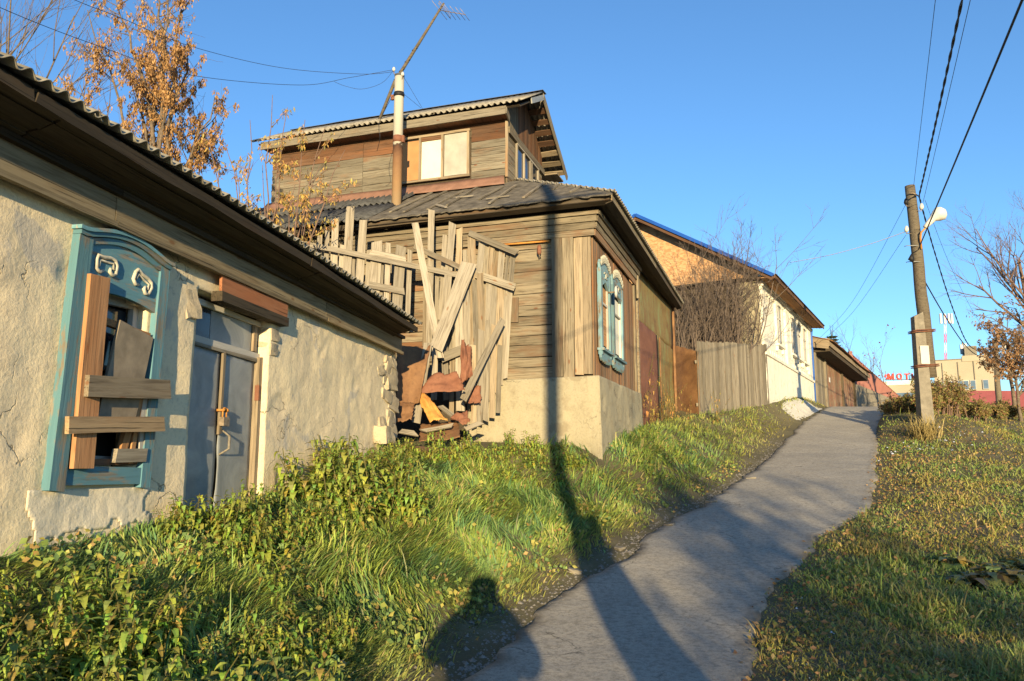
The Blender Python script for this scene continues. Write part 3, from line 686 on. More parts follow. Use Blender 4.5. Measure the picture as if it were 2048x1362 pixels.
# snow streaks left on the roof edge
# attic
AX0, AX1, AY0, AY1 = 2.0, 4.85, 2.43, 8.86
at_ = bx('attic', M['darkw'], h2, AX0+.03, AX1, AY0+.03, AY1, 7.6, 9.8)
z = 8.34; WY0, WY1, WZ0, WZ1 = 3.36, 5.18, 8.46, 9.56
while z < 9.72:
    wd = .185; zc = z+wd/2
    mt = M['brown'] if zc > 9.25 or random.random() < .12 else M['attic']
    if WZ0-.08 < zc < WZ1+.02: segs = ((AY0+.01, WY0-.06), (WY1+.05, 6.2), (6.21, AY1))
    else: segs = ((AY0+.01, 5.0), (5.01, AY1))
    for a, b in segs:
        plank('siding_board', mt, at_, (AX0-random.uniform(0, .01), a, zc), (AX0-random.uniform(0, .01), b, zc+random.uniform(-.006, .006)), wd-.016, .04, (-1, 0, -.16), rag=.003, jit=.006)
    z += wd
plank('corner_post', M['tan'], at_, (AX0-.01, AY0-.015, 8.3), (AX0-.01, AY0-.015, 9.7), .06, .06, (-1, 0, 0))
# window on the south side: three lights
aw = bx('attic_window', M['dark'], h2, AX0-.01, AX0+.02, WY0, WY1, WZ0, WZ1)
bx('fibre_panel', M['orply'], aw, AX0-.03, AX0-.015, 4.66, 5.12, 8.5, 9.5); bx('pane', M['whitepane'], aw, AX0-.025, AX0-.012, 4.08, 4.6, 8.5, 9.46); bx('pane', M['film'], aw, AX0-.03, AX0-.014, 3.42, 4.0, 8.5, 9.55)
for y in (3.375, 4.04, 4.63, 5.16): plank('frame_bar', M['tan'], aw, (AX0-.045, y, 8.44), (AX0-.045, y, 9.58), .06, .05, (-1, 0, 0), rag=0)
for zc in (8.45, 9.575): plank('frame_bar', M['tan'], aw, (AX0-.05, 3.33, zc), (AX0-.05, 5.22, zc), .055, .05, (-1, 0, 0), rag=0)
plank('frame_bar', M['brown'], aw, (AX0-.04, 4.07, 9.5), (AX0-.04, 4.62, 9.5), .1, .03, (-1, 0, 0), rag=0)
# brown flashing between attic wall and roof
sheet('flashing', M['flash'], h2, [(AX0-.05, AY1+.1, 8.36), (AX0-.05, AY0+.05, 8.34), (AX0-.28, AY0-.05, rz(AX0-.28)+.04), (AX0-.28, AY1+.1, rz(AX0-.28)+.09)], 20, 3, .015, .004, 5)
# attic gable end (east)
zz = 8.15
while zz < 9.45:
    plank('gable_board', M['siding'], at_, (AX0+.02, AY0-.0, zz+.09), (AX0+.62 if 8.2 < zz < 9.3 else AX1, AY0-.0, zz+.09), .175, .035, (0, -1, 0), rag=.002)
    if 8.2 < zz < 9.3: plank('gable_board', M['siding'], at_, (4.42, AY0, zz+.09), (AX1, AY0, zz+.09), .175, .035, (0, -1, 0), rag=.002)
    zz += .185
def roofz(x): return 9.93+.58*(x-1.6) if x < 3.42 else 10.985-.62*(x-3.42)
x = AX0+.02
while x < AX1:
    wd = random.uniform(.12, .16); xc = x+wd/2
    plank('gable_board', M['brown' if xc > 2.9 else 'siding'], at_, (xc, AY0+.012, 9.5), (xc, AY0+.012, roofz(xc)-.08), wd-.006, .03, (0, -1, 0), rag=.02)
    x += wd
MB().prism([(AX0, AY0+.05, 9.4), (AX1, AY0+.05, 9.4), (AX1, AY0+.05, roofz(AX1)-.1), (3.42, AY0+.05, 10.82), (AX0, AY0+.05, roofz(AX0)-.1)], (0, 6.4, 0)).build('attic_gable', M['darkw'], h2)
plank('gable_beam', M['siding'], at_, (AX0+.0, AY0-.05, 9.46), (AX1+.05, AY0-.05, 9.46), .15, .07, (0, -1, 0))
gw = bx('attic_window', M['dark'], h2, 2.62, 4.42, AY0-.02, AY0+.01, 8.3, 9.38)
for xa, xb, mt in ((2.66, 3.16, 'glassdk'), (3.22, 3.66, 'glassdk'), (3.86, 4.34, 'glassdk')): bx('pane', M[mt], gw, xa, xb, AY0-.035, AY0-.022, 8.32, 9.32)
for xx in (2.63, 3.19, 3.69, 3.83, 4.39): plank('frame_bar', M['pale'], gw, (xx, AY0-.05, 8.3), (xx, AY0-.05, 9.38), .06, .05, (0, -1, 0), rag=0)
plank('frame_bar', M['pale'], gw, (2.6, AY0-.055, 9.36), (4.42, AY0-.055, 9.36), .05, .05, (0, -1, 0), rag=0)
# attic roof
ya = 1.93; RO = 3.42
ar = MB().prism([(1.72, 2.0, 9.86), (RO, 2.0, 10.86), (RO, 2.0, 10.90), (1.66, 2.0, 9.88)], (0, 7.1, 0)).build('attic_roof', M['darkw'], h2)
while ya < 9.2:
    Wd = min(1.12, 9.28-ya)
    corrugated('slate_sheet', M['slate'], ar, (1.56, ya+Wd, 9.93), (0, -1, 0), (1, 0, .575), Wd, 2.16, .15, .026, .008, 10, .03)
    corrugated('slate_sheet', M['slate'], ar, (5.62, ya, 9.66), (0, 1, 0), (-1, 0, .60), Wd, 2.56, .15, .026, .008, 10, .0)
    ya += 1.1
plank('eave_board', M['grey'], ar, (1.66, 2.33, 9.80), (1.66, 5.6, 9.80), .2, .035, (-1, 0, 0)); plank('eave_board', M['grey'], ar, (1.66, 5.61, 9.80), (1.66, 9.02, 9.81), .2, .035, (-1, 0, 0))
bx('eave_soffit', M['brown'], ar, 1.68, 2.0, 2.35, 8.95, 9.72, 9.75); plank('eave_end', M['grey'], ar, (1.66, 2.32, 9.8), (2.0, 2.36, 9.73), .16, .03, (0, -1, 0))
plank('barge_board', M['grey'], ar, (3.40, 1.93, 10.88), (5.68, 1.93, 9.52), .15, .035, (0, -1, 0)); plank('barge_board', M['zinc'], ar, (3.38, 1.93, 10.84), (2.45, 1.95, 10.33), .13, .03, (0, -1, 0))
plank('ridge_board', M['slatedk'], ar, (3.42, 1.9, 11.0), (3.42, 9.3, 11.0), .26, .012, (0, 0, 1), jit=.01)
for xx in np.linspace(3.75, 5.45, 7): plank('roof_lath', M['brown' if xx < 4.7 else 'tan'], ar, (xx, 1.95, roofz(xx)-.11), (xx, 2.9, roofz(xx)-.11), .16, .03, (.5, 0, .85), jit=.012)
bx('eave_soffit', M['tan'], ar, 4.9, 5.55, 2.0, 2.5, 9.38, 9.42); bx('eave_soffit', M['darkw'], ar, 4.9, 5.5, 2.5, 8.9, 9.38, 9.42)
# windows on the street facade
def nalichnik(x0, x1, boarded):
    wn_ = bx('window', M['dark'], h2, x0+.1, x1-.1, -.06, -.045, 3.95, 5.35)
    bx('pane', M['orange'] if boarded else M['whitepane'], wn_, x0+.16, x1-.16, -.075, -.062, 4.02, 5.2)
    for xx in (x0+.06, x1-.06): plank('frame_post', M['blueg'], wn_, (xx, -.11, 3.78), (xx, -.11, 5.5), .12, .08, (0, -1, 0), rag=0)
    for xx in (x0+.15, x1-.15): plank('sash_bar', M['whitew'], wn_, (xx, -.09, 3.98), (xx, -.09, 5.25), .05, .05, (0, -1, 0), rag=0)
    plank('sash_bar', M['whitew'], wn_, (x0+.15, -.09, 4.85), (x1-.15, -.09, 4.85), .04, .04, (0, -1, 0), rag=0)
    W = x1-x0; P = [(x0, -.09, 5.42)]
    n = 30
    for i in range(n+1):
        s = i/n; x = x0-.03+(W+.06)*s
        zt = 5.60+.13*math.sin(math.pi*s)+.045*abs(math.sin(s*math.pi*5))+(.05 if abs(s-.5) < .06 else 0)
        P.append((x, -.09, zt))
    P.append((x1, -.09, 5.42)); P += [(x1-.18, -.09, 5.18), (x1-W/2, -.09, 5.30), (x0+.18, -.09, 5.18)]
    MB().prism(P, (0, -.05, 0)).build('carved_head', M['blueg'], wn_)
    for i in range(9):
        s = (i+.5)/9; cx = x0+W*s; cz = 5.58+.14*math.sin(math.pi*s)
        MB().tube([(cx+.05*math.cos(a), -.155, cz+.05*math.sin(a)) for a in np.linspace(0, 5.6, 9)], .014, 5).build('lace_ornament', M['lace'], wn_, True)
        MB().tube([(cx, -.15, cz+.05), (cx, -.15, cz+.11), (cx+.015, -.15, cz+.13)], [.022, .018, .008], 5).build('lace_ornament', M['lace'], wn_, True)
    for sgn in (-1, 1):
        MB().tube([(x0+W/2+sgn*(.08+.1*math.cos(a)), -.15, 5.42+.06*math.sin(a)) for a in np.linspace(.3, 5, 9)], .012, 5).build('lace_ornament', M['lace'], wn_, True)
    P = [(x0-.02, -.09, 3.86), (x1+.02, -.09, 3.86)]
    for i in range(13):
        s = 1-i/12; P.append((x0+W*s, -.09, 3.72-.05*(i % 2)-.03*math.sin(math.pi*s)))
    MB().prism(P, (0, -.05, 0)).build('carved_apron', M['blueg'], wn_)
    plank('sill', M['blueg'], wn_, (x0-.03, -.13, 3.88), (x1+.03, -.13, 3.88), .05, .14, (0, -1, 0), rag=0)
nalichnik(.22, 1.16, True); nalichnik(1.42, 2.5, False)
mb = MB().tube([(1.02, -.10, 5.16), (1.02, -.29, 5.16)], .018, 6).build('lamp_arm', M['steel'], h2, True)
MB().tube([(1.02, -.26, 5.16), (1.02, -.275, 5.16), (1.02, -.30, 5.16), (1.02, -.31, 5.16)], [.02, .12, .13, .03], 12).build('lamp_rosette', M['porc'], h2, True)
# small fittings on the south wall
MB().tube([(-.10, .8, 6.03), (-.10, 2.2, 6.05)], .02, 6).build('conduit', M['rustor'], h2, True)
ins = MB().tube([(-.05, 1.0, 5.72), (-.14, 1.0, 5.72), (-.14, 1.0, 5.8)], .012, 6).build('hook', M['steel'], h2, True)
MB().tube([(-.14, 1.0, 5.76), (-.14, 1.0, 5.80), (-.14, 1.0, 5.90), (-.14, 1.0, 5.95)], [.03, .045, .045, .03], 8).build('insulator', M['rustred'], h2, True)
plank('wall_patch', M['siding'], h2, (-.05, 1.55, 4.45), (-.05, 1.55, 4.95), .17, .03, (-1, 0, 0))
# chimney pipe
cx, cy = .89, 4.69
cp = MB().tube([(0, 0, -.1), (0, 0, 2.62), (0, 0, 3.16)], .112, 20, True).build('chimney_pipe', M['pipe'], h2, True); cp.location = (cx, cy, 7.5)
MB().tube([(0, 0, 3.12), (0, 0, 3.17)], .116, 16).build('pipe_rim', M['slatedk'], cp, True)
MB().tube([(0, 0, 2.62), (0, 0, 2.68), (0, 0, 2.73)], [.12, .13, .12], 14).build('pipe_clamp', M['black'], cp, True); MB().box(-.03, .03, .1, .2, 2.58, 2.7).build('clamp_bolt', M['rustred'], cp)
MB().box(-.03, .04, -.16, -.1, 1.5, 1.66).build('pipe_bracket', M['rustred'], cp)
MB().tube([(0, 0, 1.5), (0, 0, 1.66)], .116, 16).build('pipe_sleeve', M['rustred'], cp, True)
for dy, dz in ((.11, 3.26), (-.1, 3.1)):
    MB().tube([(-.05, dy*.4, dz-.12), (-.06, dy, dz-.06), (-.06, dy*1.1, dz)], .012, 5).build('insulator_hook', M['steel'], cp, True)
    MB().tube([(-.06, dy*1.1, dz), (-.06, dy*1.1, dz+.03), (-.06, dy*1.1, dz+.07), (-.06, dy*1.1, dz+.10)], [.02, .04, .035, .02], 8).build('insulator', M['porc'], cp, True)
# television aerial: leaning mast
a0 = H2.w(*H2.hit(742, 240, x=2.3)); a1 = H2.w(*H2.hit(888, 6, x=1.9))
ant = thing('television_aerial', 'leaning wooden mast with rake-shaped television aerial behind white pipe', 'aerial', loc=a0)
MB().tube([(0, 0, -.6), (a1-a0)*.33, (a1-a0)*.66, a1-a0], [.035, .045, .04, .025], 7).build('mast', M['polew'], ant, True)
dv = (a1-a0); tip = dv*.94; bd = Vector((.55, -.2, -.22)).normalized(); sdv = Vector((.45, .55, -.35)).normalized()
MB().tube([tip-bd*.05, tip+bd*.75], .010, 5).build('boom', M['steel'], ant, True)
for k, (s, l) in enumerate(((.0, .5), (.15, .42), (.3, .4), (.45, .36), (.6, .34), (.73, .32))):
    c = tip+bd*s; MB().tube([c-sdv*l*.6, c+sdv*l*.6], .007, 4).build('aerial_rod', M['steel'], ant, True)
c = tip+bd*.15; MB().tube([c+sdv*.22, c+sdv*.22+Vector((0, 0, .08)), c-sdv*.22+Vector((0, 0, .08)), c-sdv*.22, c+sdv*.22], .008, 4).build('loop_dipole', M['steel'], ant, True)
for s in (.35, .42, .5, .6): MB().tube([dv*s+Vector((-.05, 0, 0)), dv*(s+.02)+Vector((.05, -.03, 0))], .02, 5).build('lashing', M['black'], ant, True)
#PART3
# ------------------------------------------------------------------ broken board fence between the two houses
fen = thing('broken_fence', 'collapsing grey board fence between the plastered house and the timber house', 'fence', loc=(-.2, 15.2, 2.0))
FO = Vector((-.2, 15.2, 2.0))
def fb(u0, v0, u1, v1, px, Y0, Y1=None, mat='pale', th=.022, name='board', par=None, off=FO, **k):
    Y1 = Y1 or Y0; a = at(u0, v0, Y0); b = at(u1, v1, Y1); d = b-a
    # pixel width measured across the board: turn it into metres at its depth
    wd = px*((Y0+Y1)/2)/1600
    return plank(name, M[mat], par or fen, a-off, b-off, wd, th, (.05, -1, .02), rag=k.pop('rag', wd*.25), **k)
for a in ((671, 435, 667, 560, 14, 15.35), (701, 413, 692, 580, 17, 15.3), (727, 440, 717, 590, 16, 15.3), (754, 483, 748, 600, 22, 15.3), (777, 486, 772, 612, 11, 15.3), (802, 492, 794, 618, 21, 15.3), (686, 490, 682, 560, 12, 15.34), (707, 505, 702, 600, 10, 15.36)): fb(*a)
fb(606, 487, 930, 553, 11, 15.22, name='rail', mat='pale', th=.04); fb(741, 505, 812, 519, 13, 15.24, name='rail', th=.03); fb(738, 569, 809, 583, 14, 15.24, name='rail', th=.03)
for a in ((863, 420, 858, 690, 13, 15.25), (905, 446, 885, 690, 15, 15.22), (919, 457, 917, 590, 12, 15.3), (943, 472, 947, 775, 16, 15.3), (960, 547, 969, 786, 14, 15.2), (964, 488, 955, 575, 14, 15.32), (984, 494, 971, 640, 13, 15.35), (1004, 501, 992, 650, 13, 15.38), (1026, 506, 1015, 650, 11, 15.4),
          (978, 560, 972, 792, 12, 15.3), (988, 566, 980, 800, 13, 15.32), (999, 572, 990, 785, 11, 15.34), (1010, 577, 1000, 770, 12, 15.36), (1020, 583, 1010, 757, 10, 15.38), (918, 606, 921, 822, 18, 15.1), (934, 580, 932, 790, 14, 15.25), (899, 600, 903, 740, 11, 15.35), (870, 690, 868, 800, 12, 15.2)): fb(*a, mat=random.choice(('pale', 'pale', 'grey', 'tan')))
for a in ((890, 470, 880, 640, 9, 15.36), (930, 500, 936, 700, 10, 15.34), (852, 560, 850, 700, 11, 15.34), (875, 540, 872, 690, 9, 15.38), (908, 580, 912, 760, 12, 15.3), (950, 560, 954, 790, 12, 15.22), (941, 600, 944, 800, 9, 15.36), (964, 575, 962, 795, 10, 15.26), (994, 500, 985, 600, 8, 15.42), (1016, 505, 1006, 620, 8, 15.42), (974, 492, 966, 600, 9, 15.4), (1004, 580, 996, 790, 9, 15.33), (887, 640, 893, 800, 13, 15.15), (905, 700, 903, 830, 10, 15.12), (640, 470, 637, 520, 10, 15.36), (655, 462, 652, 540, 9, 15.36), (738, 500, 733, 600, 9, 15.36), (766, 490, 761, 600, 8, 15.36), (820, 500, 815, 640, 10, 15.36)): fb(*a, mat=random.choice(('pale', 'grey', 'grey', 'tan')))
for a in ((976, 640, 971, 842, 12, 15.12), (988, 650, 984, 836, 11, 15.14), (963, 660, 958, 846, 13, 15.1), (1000, 690, 996, 826, 10, 15.16), (946, 690, 948, 850, 11, 15.08)): fb(*a, mat=random.choice(('pale', 'grey', 'tan')))
fb(938, 466, 1034, 506, 13, 15.26, name='rail', mat='grey', th=.04); fb(953, 549, 1030, 575, 16, 15.24, name='rail', mat='grey', th=.045); fb(883, 716, 930, 697, 19, 15.0, name='rail', mat='grey', th=.06)
def loose(u0, v0, u1, v1, px, Y0, Y1, label, mat='pale', **k):
    a = at(u1, v1, Y1); o = fb(u0, v0, u1, v1, px, Y0, Y1, mat=mat, name='loose_board', par=None, off=Vector((0, 0, 0)), **k)
    o.parent = None; tag(o, label, 'board')
fen_keep = fen
def loose(u0, v0, u1, v1, px, Y0, Y1, label, mat='pale', **k):
    wd = px*((Y0+Y1)/2)/1600
    tag(plank('loose_board', M[mat], None, at(u0, v0, Y0), at(u1, v1, Y1), wd, .024, (.05, -1, .02), rag=wd*.2, **k), label, 'board')
loose(830, 446, 881, 716, 14, 15.12, 14.75, 'long narrow board leaning left against the top of the broken fence')
loose(938, 526, 872, 698, 32, 15.1, 14.7, 'widest grey plank slanting down across the broken fence', taper=.15)
loose(828, 492, 920, 535, 11, 15.14, 15.14, 'short thin slat crossing the fence boards diagonally high up', mat='grey')
loose(1006, 639, 926, 800, 14, 15.05, 14.55, 'grey prop board leaning low against the right part of the fence', mat='grey')
loose(856, 686, 832, 846, 17, 14.5, 14.2, 'pale post leaning beside the brown rusty sheet', mat='pale')
def rs(label, mat, pts, Ys, crum=.05, seed=1, fold=0):
    tag(sheet('rusty_sheet', M[mat], None, [at(u, v, Y) for (u, v), Y in zip(pts, Ys)], 16, 16, crum, .003, seed, fold), label, 'metal sheet')
rs('tall brown rusty sheet standing against the plastered house corner', 'rust', [(792, 805), (838, 806), (861, 690), (794, 690)], (14.0, 14.1, 14.5, 14.4), .05, 3, -.06)
rs('torn red-brown sheet bent across the fence opening', 'rustred', [(836, 784), (930, 783), (914, 746), (866, 748)], (14.2, 14.3, 14.5, 14.5), .09, 7)
rs('crumpled upright red-brown strip hooked on a fence post', 'rustred', [(921, 768), (944, 752), (945, 697), (922, 680)], (14.6, 14.7, 14.8, 14.75), .14, 11)
rs('bright orange rusted sheet with curled lower edge', 'rustor', [(860, 846), (896, 842), (852, 789), (833, 790)], (13.9, 13.95, 14.3, 14.25), .07, 15, .05)
rs('small folded red-brown scrap beside the orange sheet', 'rustred', [(902, 840), (938, 850), (934, 822), (903, 834)], (14.0, 14.0, 14.2, 14.2), .12, 21)
rs('dull brown sheet lying at the foot of the broken fence', 'rust', [(838, 884), (920, 876), (918, 846), (842, 846)], (13.6, 13.7, 14.3, 14.3), .05, 25)
rs('greyish brown sheet bent on the ground by the house corner', 'rust', [(786, 850), (824, 838), (829, 806), (795, 806)], (13.75, 13.8, 14.1, 14.05), .08, 29)
rs('dark rusty remnant hanging low on the right of the fence', 'rustred', [(936, 806), (962, 806), (962, 772), (940, 772)], (14.85, 14.9, 15.0, 15.0), .08, 33)
for (a_, b_, px_, Y_, lb) in (((846, 862), (905, 850), 9, 13.75, 'short splintered stick lying across the dull brown sheet'), ((880, 812), (915, 838), 10, 14.15, 'broken board end tipped beside the orange sheet'), ((800, 862), (832, 868), 10, 13.5, 'stub of grey board at the foot of the house corner'), ((930, 858), (962, 846), 12, 14.2, 'broken board lying at the right foot of the fence')):
    p_, q_ = at(*a_, Y_), at(*b_, Y_+.12); tag(plank('broken_board', M['grey'], None, p_, q_, px_*Y_/1600, .03, (.1, -.8, .5), rag=.06, jit=.01), lb, 'board')
for k, (u, v, Y, s_, lb) in enumerate(((776, 862, 13.35, .16, 'angular clay lump fallen below the house corner'), (756, 880, 12.9, .12, 'small clay lump fallen against the plastered wall'), (935, 864, 14.1, .13, 'pale rubble stone beside the broken fence foot'), (815, 880, 13.3, .1, 'small rubble stone before the grey-brown sheet'))):
    p_ = at(u, v, Y); tag(stone(None, M['stone'], (p_.x, Y, z1(p_.x, Y)+.06), s_*1.5, s_*1.2, s_, 'rubble_stone', k*5+1, k), lb, 'stone')
tag(plank('step_board', M['brown'], None, at(768, 893, 13.3), at(893, 905, 13.2), .22, .08, (.1, -.35, .9), jit=.02), 'half-buried brown board lying as a step below the rusty sheets', 'board')

# ------------------------------------------------------------------ rusty metal gate under the long eave, and rusty fence leaf
mg = H2.root('metal_gate', 'tall rusty sheet-metal gate with green peeling paint under the long eave', 'gate')
def gq(xa, xb, za, zb, mat, name='gate_panel', d=0, seed=1):
    f = lambda x: -.06-.035*(x-4.6)-d
    sheet(name, M[mat], mg, [(xa, f(xa), za), (xb, f(xb), za), (xb, f(xb), zb), (xa, f(xa), zb)], 10, 12, .02, .004, seed)
gq(4.62, 10.2, 5.25, 6.62, 'rustgrn', seed=2); gq(4.62, 7.3, 2.3, 5.27, 'rustred', d=.03, seed=5); gq(7.25, 10.2, 2.3, 5.3, 'rustgrn', seed=8)
MB().box(4.62, 4.75, -.12, -.05, 2.2, 6.3).build('gate_post', M['siding'], mg); MB().box(10.15, 10.3, -.32, -.2, 2.2, 6.6).build('gate_post', M['rust'], mg)
MB().tube([(7.3, -.25, 2.5), (7.3, -.25, 5.2)], .02, 6).build('gate_rod', M['rust'], mg, True)
rf = sheet('rusty_fence_leaf', M['rust'], None, [at(1347, 868, 25.0), at(1402, 862, 23.9), at(1396, 703, 23.9), at(1347, 690, 25.0)], 10, 12, .03, .004, 41); tag(rf, 'dark rusty fence sheet between the metal gate and the grey plank fence', 'fence')
# ------------------------------------------------------------------ grey plank fence
pf = thing('plank_fence', 'close-boarded grey plank fence running up to the white house', 'fence', loc=(5.65, 24, 2.6)); O = Vector((5.65, 24, 2.6))
A0, A1 = Vector((5.62, 23.9, 0)), Vector((9.0, 27.95, 0)); Ln = (A1-A0).length; dirf = (A1-A0).normalized(); nf = Vector((dirf.y, -dirf.x, 0)); s = 0
while s < Ln:
    wd = random.uniform(.10, .15); t_ = s/Ln; c = A0+dirf*(s+wd/2); zb = z1(c.x, c.y)-.05; zt = 5.44+(5.95-5.44)*t_+random.uniform(-.03, .03)
    plank('board', M['grey'], pf, c+Vector((0, 0, zb))-O, c+Vector((0, 0, zt))-O, wd-.006, .024, nf+Vector((0, 0, .01)), rag=.012, bow=random.uniform(-.01, .01)); s += wd
for hz in (.6, 1.9): plank('rail', M['grey'], pf, A0-nf*.06+Vector((0, 0, 2.9+hz))-O, A1-nf*.06+Vector((0, 0, 3.7+hz))-O, .1, .05, nf)

# ------------------------------------------------------------------ house 3: white brick facade, OSB gable, blue roof edge
h3 = H3.root('white_brick_house', 'white brick house with chipboard gable and blue metal roof edge', 'house')
bx('wall', M['darkw'], h3, .15, 10.8, .15, 8.6, 3.0, 8.4)
slab('facade', M['white'], h3, lambda s, t: (.0+10.9*s, 0, 3.3+(8.35-3.3)*t), 110, 50, .006, 2, (0, -1, 0), .14)
slab('plinth', M['white'], h3, lambda s, t: (-.02+10.95*s, -.12, 3.2+(2.42+.03*s)*t), 110, 26, .015, 2, (0, -1, 0), .14)
bx('plinth_ledge', M['white'], h3, -.05, 10.95, -.17, -.02, 5.6, 5.7)
for xa, xb in ((.0, .75), (4.55, 5.35), (10.15, 10.9)):
    bx('pilaster', M['white'], h3, xa, xb, -.10, .05, 5.72, 8.1); bx('pilaster_cap', M['white'], h3, xa-.05, xb+.05, -.17, .05, 8.1, 8.28)
for za, o in ((8.12, .06), (8.2, .12), (8.28, .18)): bx('cornice_course', M['white'], h3, .0, 10.9, -o, .05, za, za+.078)
for xx in np.arange(.9, 10.2, .36):
    if not (4.4 < xx < 5.4): bx('brick_dentil', M['white'], h3, xx, xx+.17, -.09, .03, 7.98, 8.11); bx('brick_dentil', M['white'], h3, xx, xx+.16, -.07, .03, 5.78, 5.92)
for xa in (2.75, 5.75, 7.25, 8.75):
    xb = xa+.95; wo = bx('window', M['dark'], h3, xa, xb, -.02, .02, 6.45, 7.95)
    P = [(xa-.12, -.08, 6.4)]; bx('pane', M['pane'], wo, xa+.06, xb-.06, -.035, -.022, 6.5, 7.9)
    for xx in (xa+.03, (xa+xb)/2, xb-.03): bx('frame_bar', M['whitew'], wo, xx-.035, xx+.035, -.06, -.03, 6.45, 7.95)
    bx('frame_bar', M['whitew'], wo, xa, xb, -.062, -.032, 7.4, 7.46)
    for xx in (xa-.09, xb+.09): bx('jamb_moulding', M['white'], wo, xx-.08, xx+.08, -.09, 0, 6.35, 7.9)
    pts = []
    for i in range(9):
        a_ = math.pi*i/8; pts.append((xa+.475-(.475+.17)*math.cos(a_), -.10, 7.88+.22*math.sin(a_)))
    for i in range(9):
        a_ = math.pi*(8-i)/8; pts.append((xa+.475-.46*math.cos(a_), -.10, 7.82+.12*math.sin(a_)))
    MB().prism(pts, (0, .10, 0)).build('arch_moulding', M['white'], wo); bx('sill', M['white'], wo, xa-.2, xb+.2, -.15, 0, 6.28, 6.37)
    for xx in (xa-.1, xb+.1): bx('sill_bracket', M['white'], wo, xx-.06, xx+.06, -.1, 0, 6.08, 6.28)
# log side wall, board cap and gable in chipboard
zz = 3.6
while zz < 8.2:
    MB().tube([(.02, .75, zz), (.02, 4, zz+.01), (.02, 9, zz)], .14, 8).build('log', M['darkw'], h3, True); zz += .25
bx('quoin', M['plinth'], h3, -.03, .14, .0, .75, 3.3, 8.3)
plank('gable_ledge', M['darkw'], h3, (-.15, -.3, 8.36), (-.15, 9.2, 8.36), .35, .06, (0, 0, 1))
def g3(y): return 8.33+(y+.6)*.595 if y < 4.4 else 11.3-(y-4.4)*.595
y = .0
while y < 8.8:
    yb = min(y+1.25, 8.8); MB().prism([(0, y, 8.4), (0, yb-.008, 8.4), (0, yb-.008, g3(yb)-.12), ] + ([(0, 4.4, g3(4.4)-.12)] if y < 4.4 < yb else []) + [(0, y, g3(y)-.12)], (.03, 0, 0)).build('chipboard_panel', M['osb'], h3); y = yb
for sg in (0, 1):
    ya_, yb_ = (-.62, 4.4) if sg == 0 else (9.4, 4.4)
    za_ = g3(-.62) if sg == 0 else g3(9.4)
    MB().prism([(-.55, ya_, za_), (-.55, yb_, 11.3), (-.55, yb_, 11.36), (-.55, ya_, za_+.06)], (11.9, 0, 0)).build('roof', M['bluer'], h3)
    plank('blue_barge', M['bluer'], h3, (-.57, ya_, za_), (-.57, yb_, 11.31), .12, .03, (-1, 0, 0), rag=0, jit=0)
    plank('barge_board', M['brown'], h3, (-.50, ya_, za_-.12), (-.50, yb_, 11.18), .14, .03, (-1, 0, 0), rag=0)
for k in range(4): plank('soffit_board', M['orange' if k else 'brown'], h3, (-.5, -.10-.145*k, 8.29-.015*k), (11.2, -.10-.145*k, 8.29-.015*k), .14, .02, (0, 0, 1), rag=.004)
plank('eave_board', M['brown'], h3, (-.52, -.66, 8.27), (11.3, -.66, 8.27), .13, .03, (0, -1, 0)); bx('gutter_drip', M['darkw'], h3, -.5, 11.3, -.72, -.66, 8.34, 8.37)
MB().tube([(10.98, -.15, 8.2), (10.98, -.12, 7.9), (10.98, -.12, 4.6)], .055, 8).build('downpipe', M['blued'], h3, True)
MB().tube([(10.95, -.25, 7.55), (10.95, -.3, 7.5), (10.95, -.3, 7.3), (10.95, -.2, 7.25)], .03, 6).build('insulator', M['black'], h3, True)
# lime heap at its foot
bm = bmesh.new(); bmesh.ops.create_grid(bm, x_segments=70, y_segments=16, size=.5)
for vv in bm.verts:
    x, y = vv.co.x*7.5, vv.co.y*1.3; e = max(0, 1-(abs(vv.co.x)*2)**3)*max(0, 1-(vv.co.y*2)**2)
    p = H3.w(4.4+x, -.6+y*.75, 0); vv.co = (p.x, p.y, z1(p.x, p.y)-.03+.10*e*(.6+.9*abs(nz(x*2, y*2))+.4*abs(nz(x*6, y*6))))
me = bpy.data.meshes.new('lime_heap'); bm.to_mesh(me); bm.free(); tag(mko('lime_heap', me, M['lime'], None, True), 'low heap of white lime rubble along the foot of the white house', 'rubble')

# ------------------------------------------------------------------ wooden shed with gate, beyond the white house
G = Frame(14.75, 38.6, 33.0)
gs = G.root('wooden_shed', 'long low wooden gate shed with flaking red paint and sagging roof', 'shed')
x = 0
while x < 10.3:
    wd = random.uniform(.24, .34); plank('board', M['garage' if x > 2.4 else 'grey'], gs, (x+wd/2, 0, 4.5), (x+wd/2, 0, 7.42-.05*x), wd-.01, .04, (0, -1, 0)); x += wd
bx('wall', M['darkw'], gs, 0, 10.3, .06, 3, 4.3, 7.0)
for xx in (.1, 2.3, 6.6, 10.2): plank('post', M['darkw' if xx > 3 else 'grey'], gs, (xx, -.07, 4.5), (xx, -.07, 7.3-.05*xx), .2, .1, (0, -1, 0))
plank('lintel', M['darkw'], gs, (0, -.4, 7.35), (10.5, -.4, 6.86), .25, .8, (0, -1, 0)); plank('fascia', M['tan'], gs, (-.3, -.85, 7.55), (10.8, -.85, 7.02), .22, .04, (0, -1, 0))
plank('end_board', M['tan'], gs, (-.32, -.85, 7.55), (-.32, 1, 7.9), .5, .04, (-1, 0, 0)); sheet('roof', M['rust'], gs, [(-.4, -1.0, 7.68), (10.9, -1.0, 7.14), (10.9, 1.6, 7.96), (-.4, 1.6, 8.5)], 24, 6, .08, .03, 3)
bx('house_plate', M['porc'], gs, 3.2, 3.45, -.06, -.04, 6.05, 6.3)
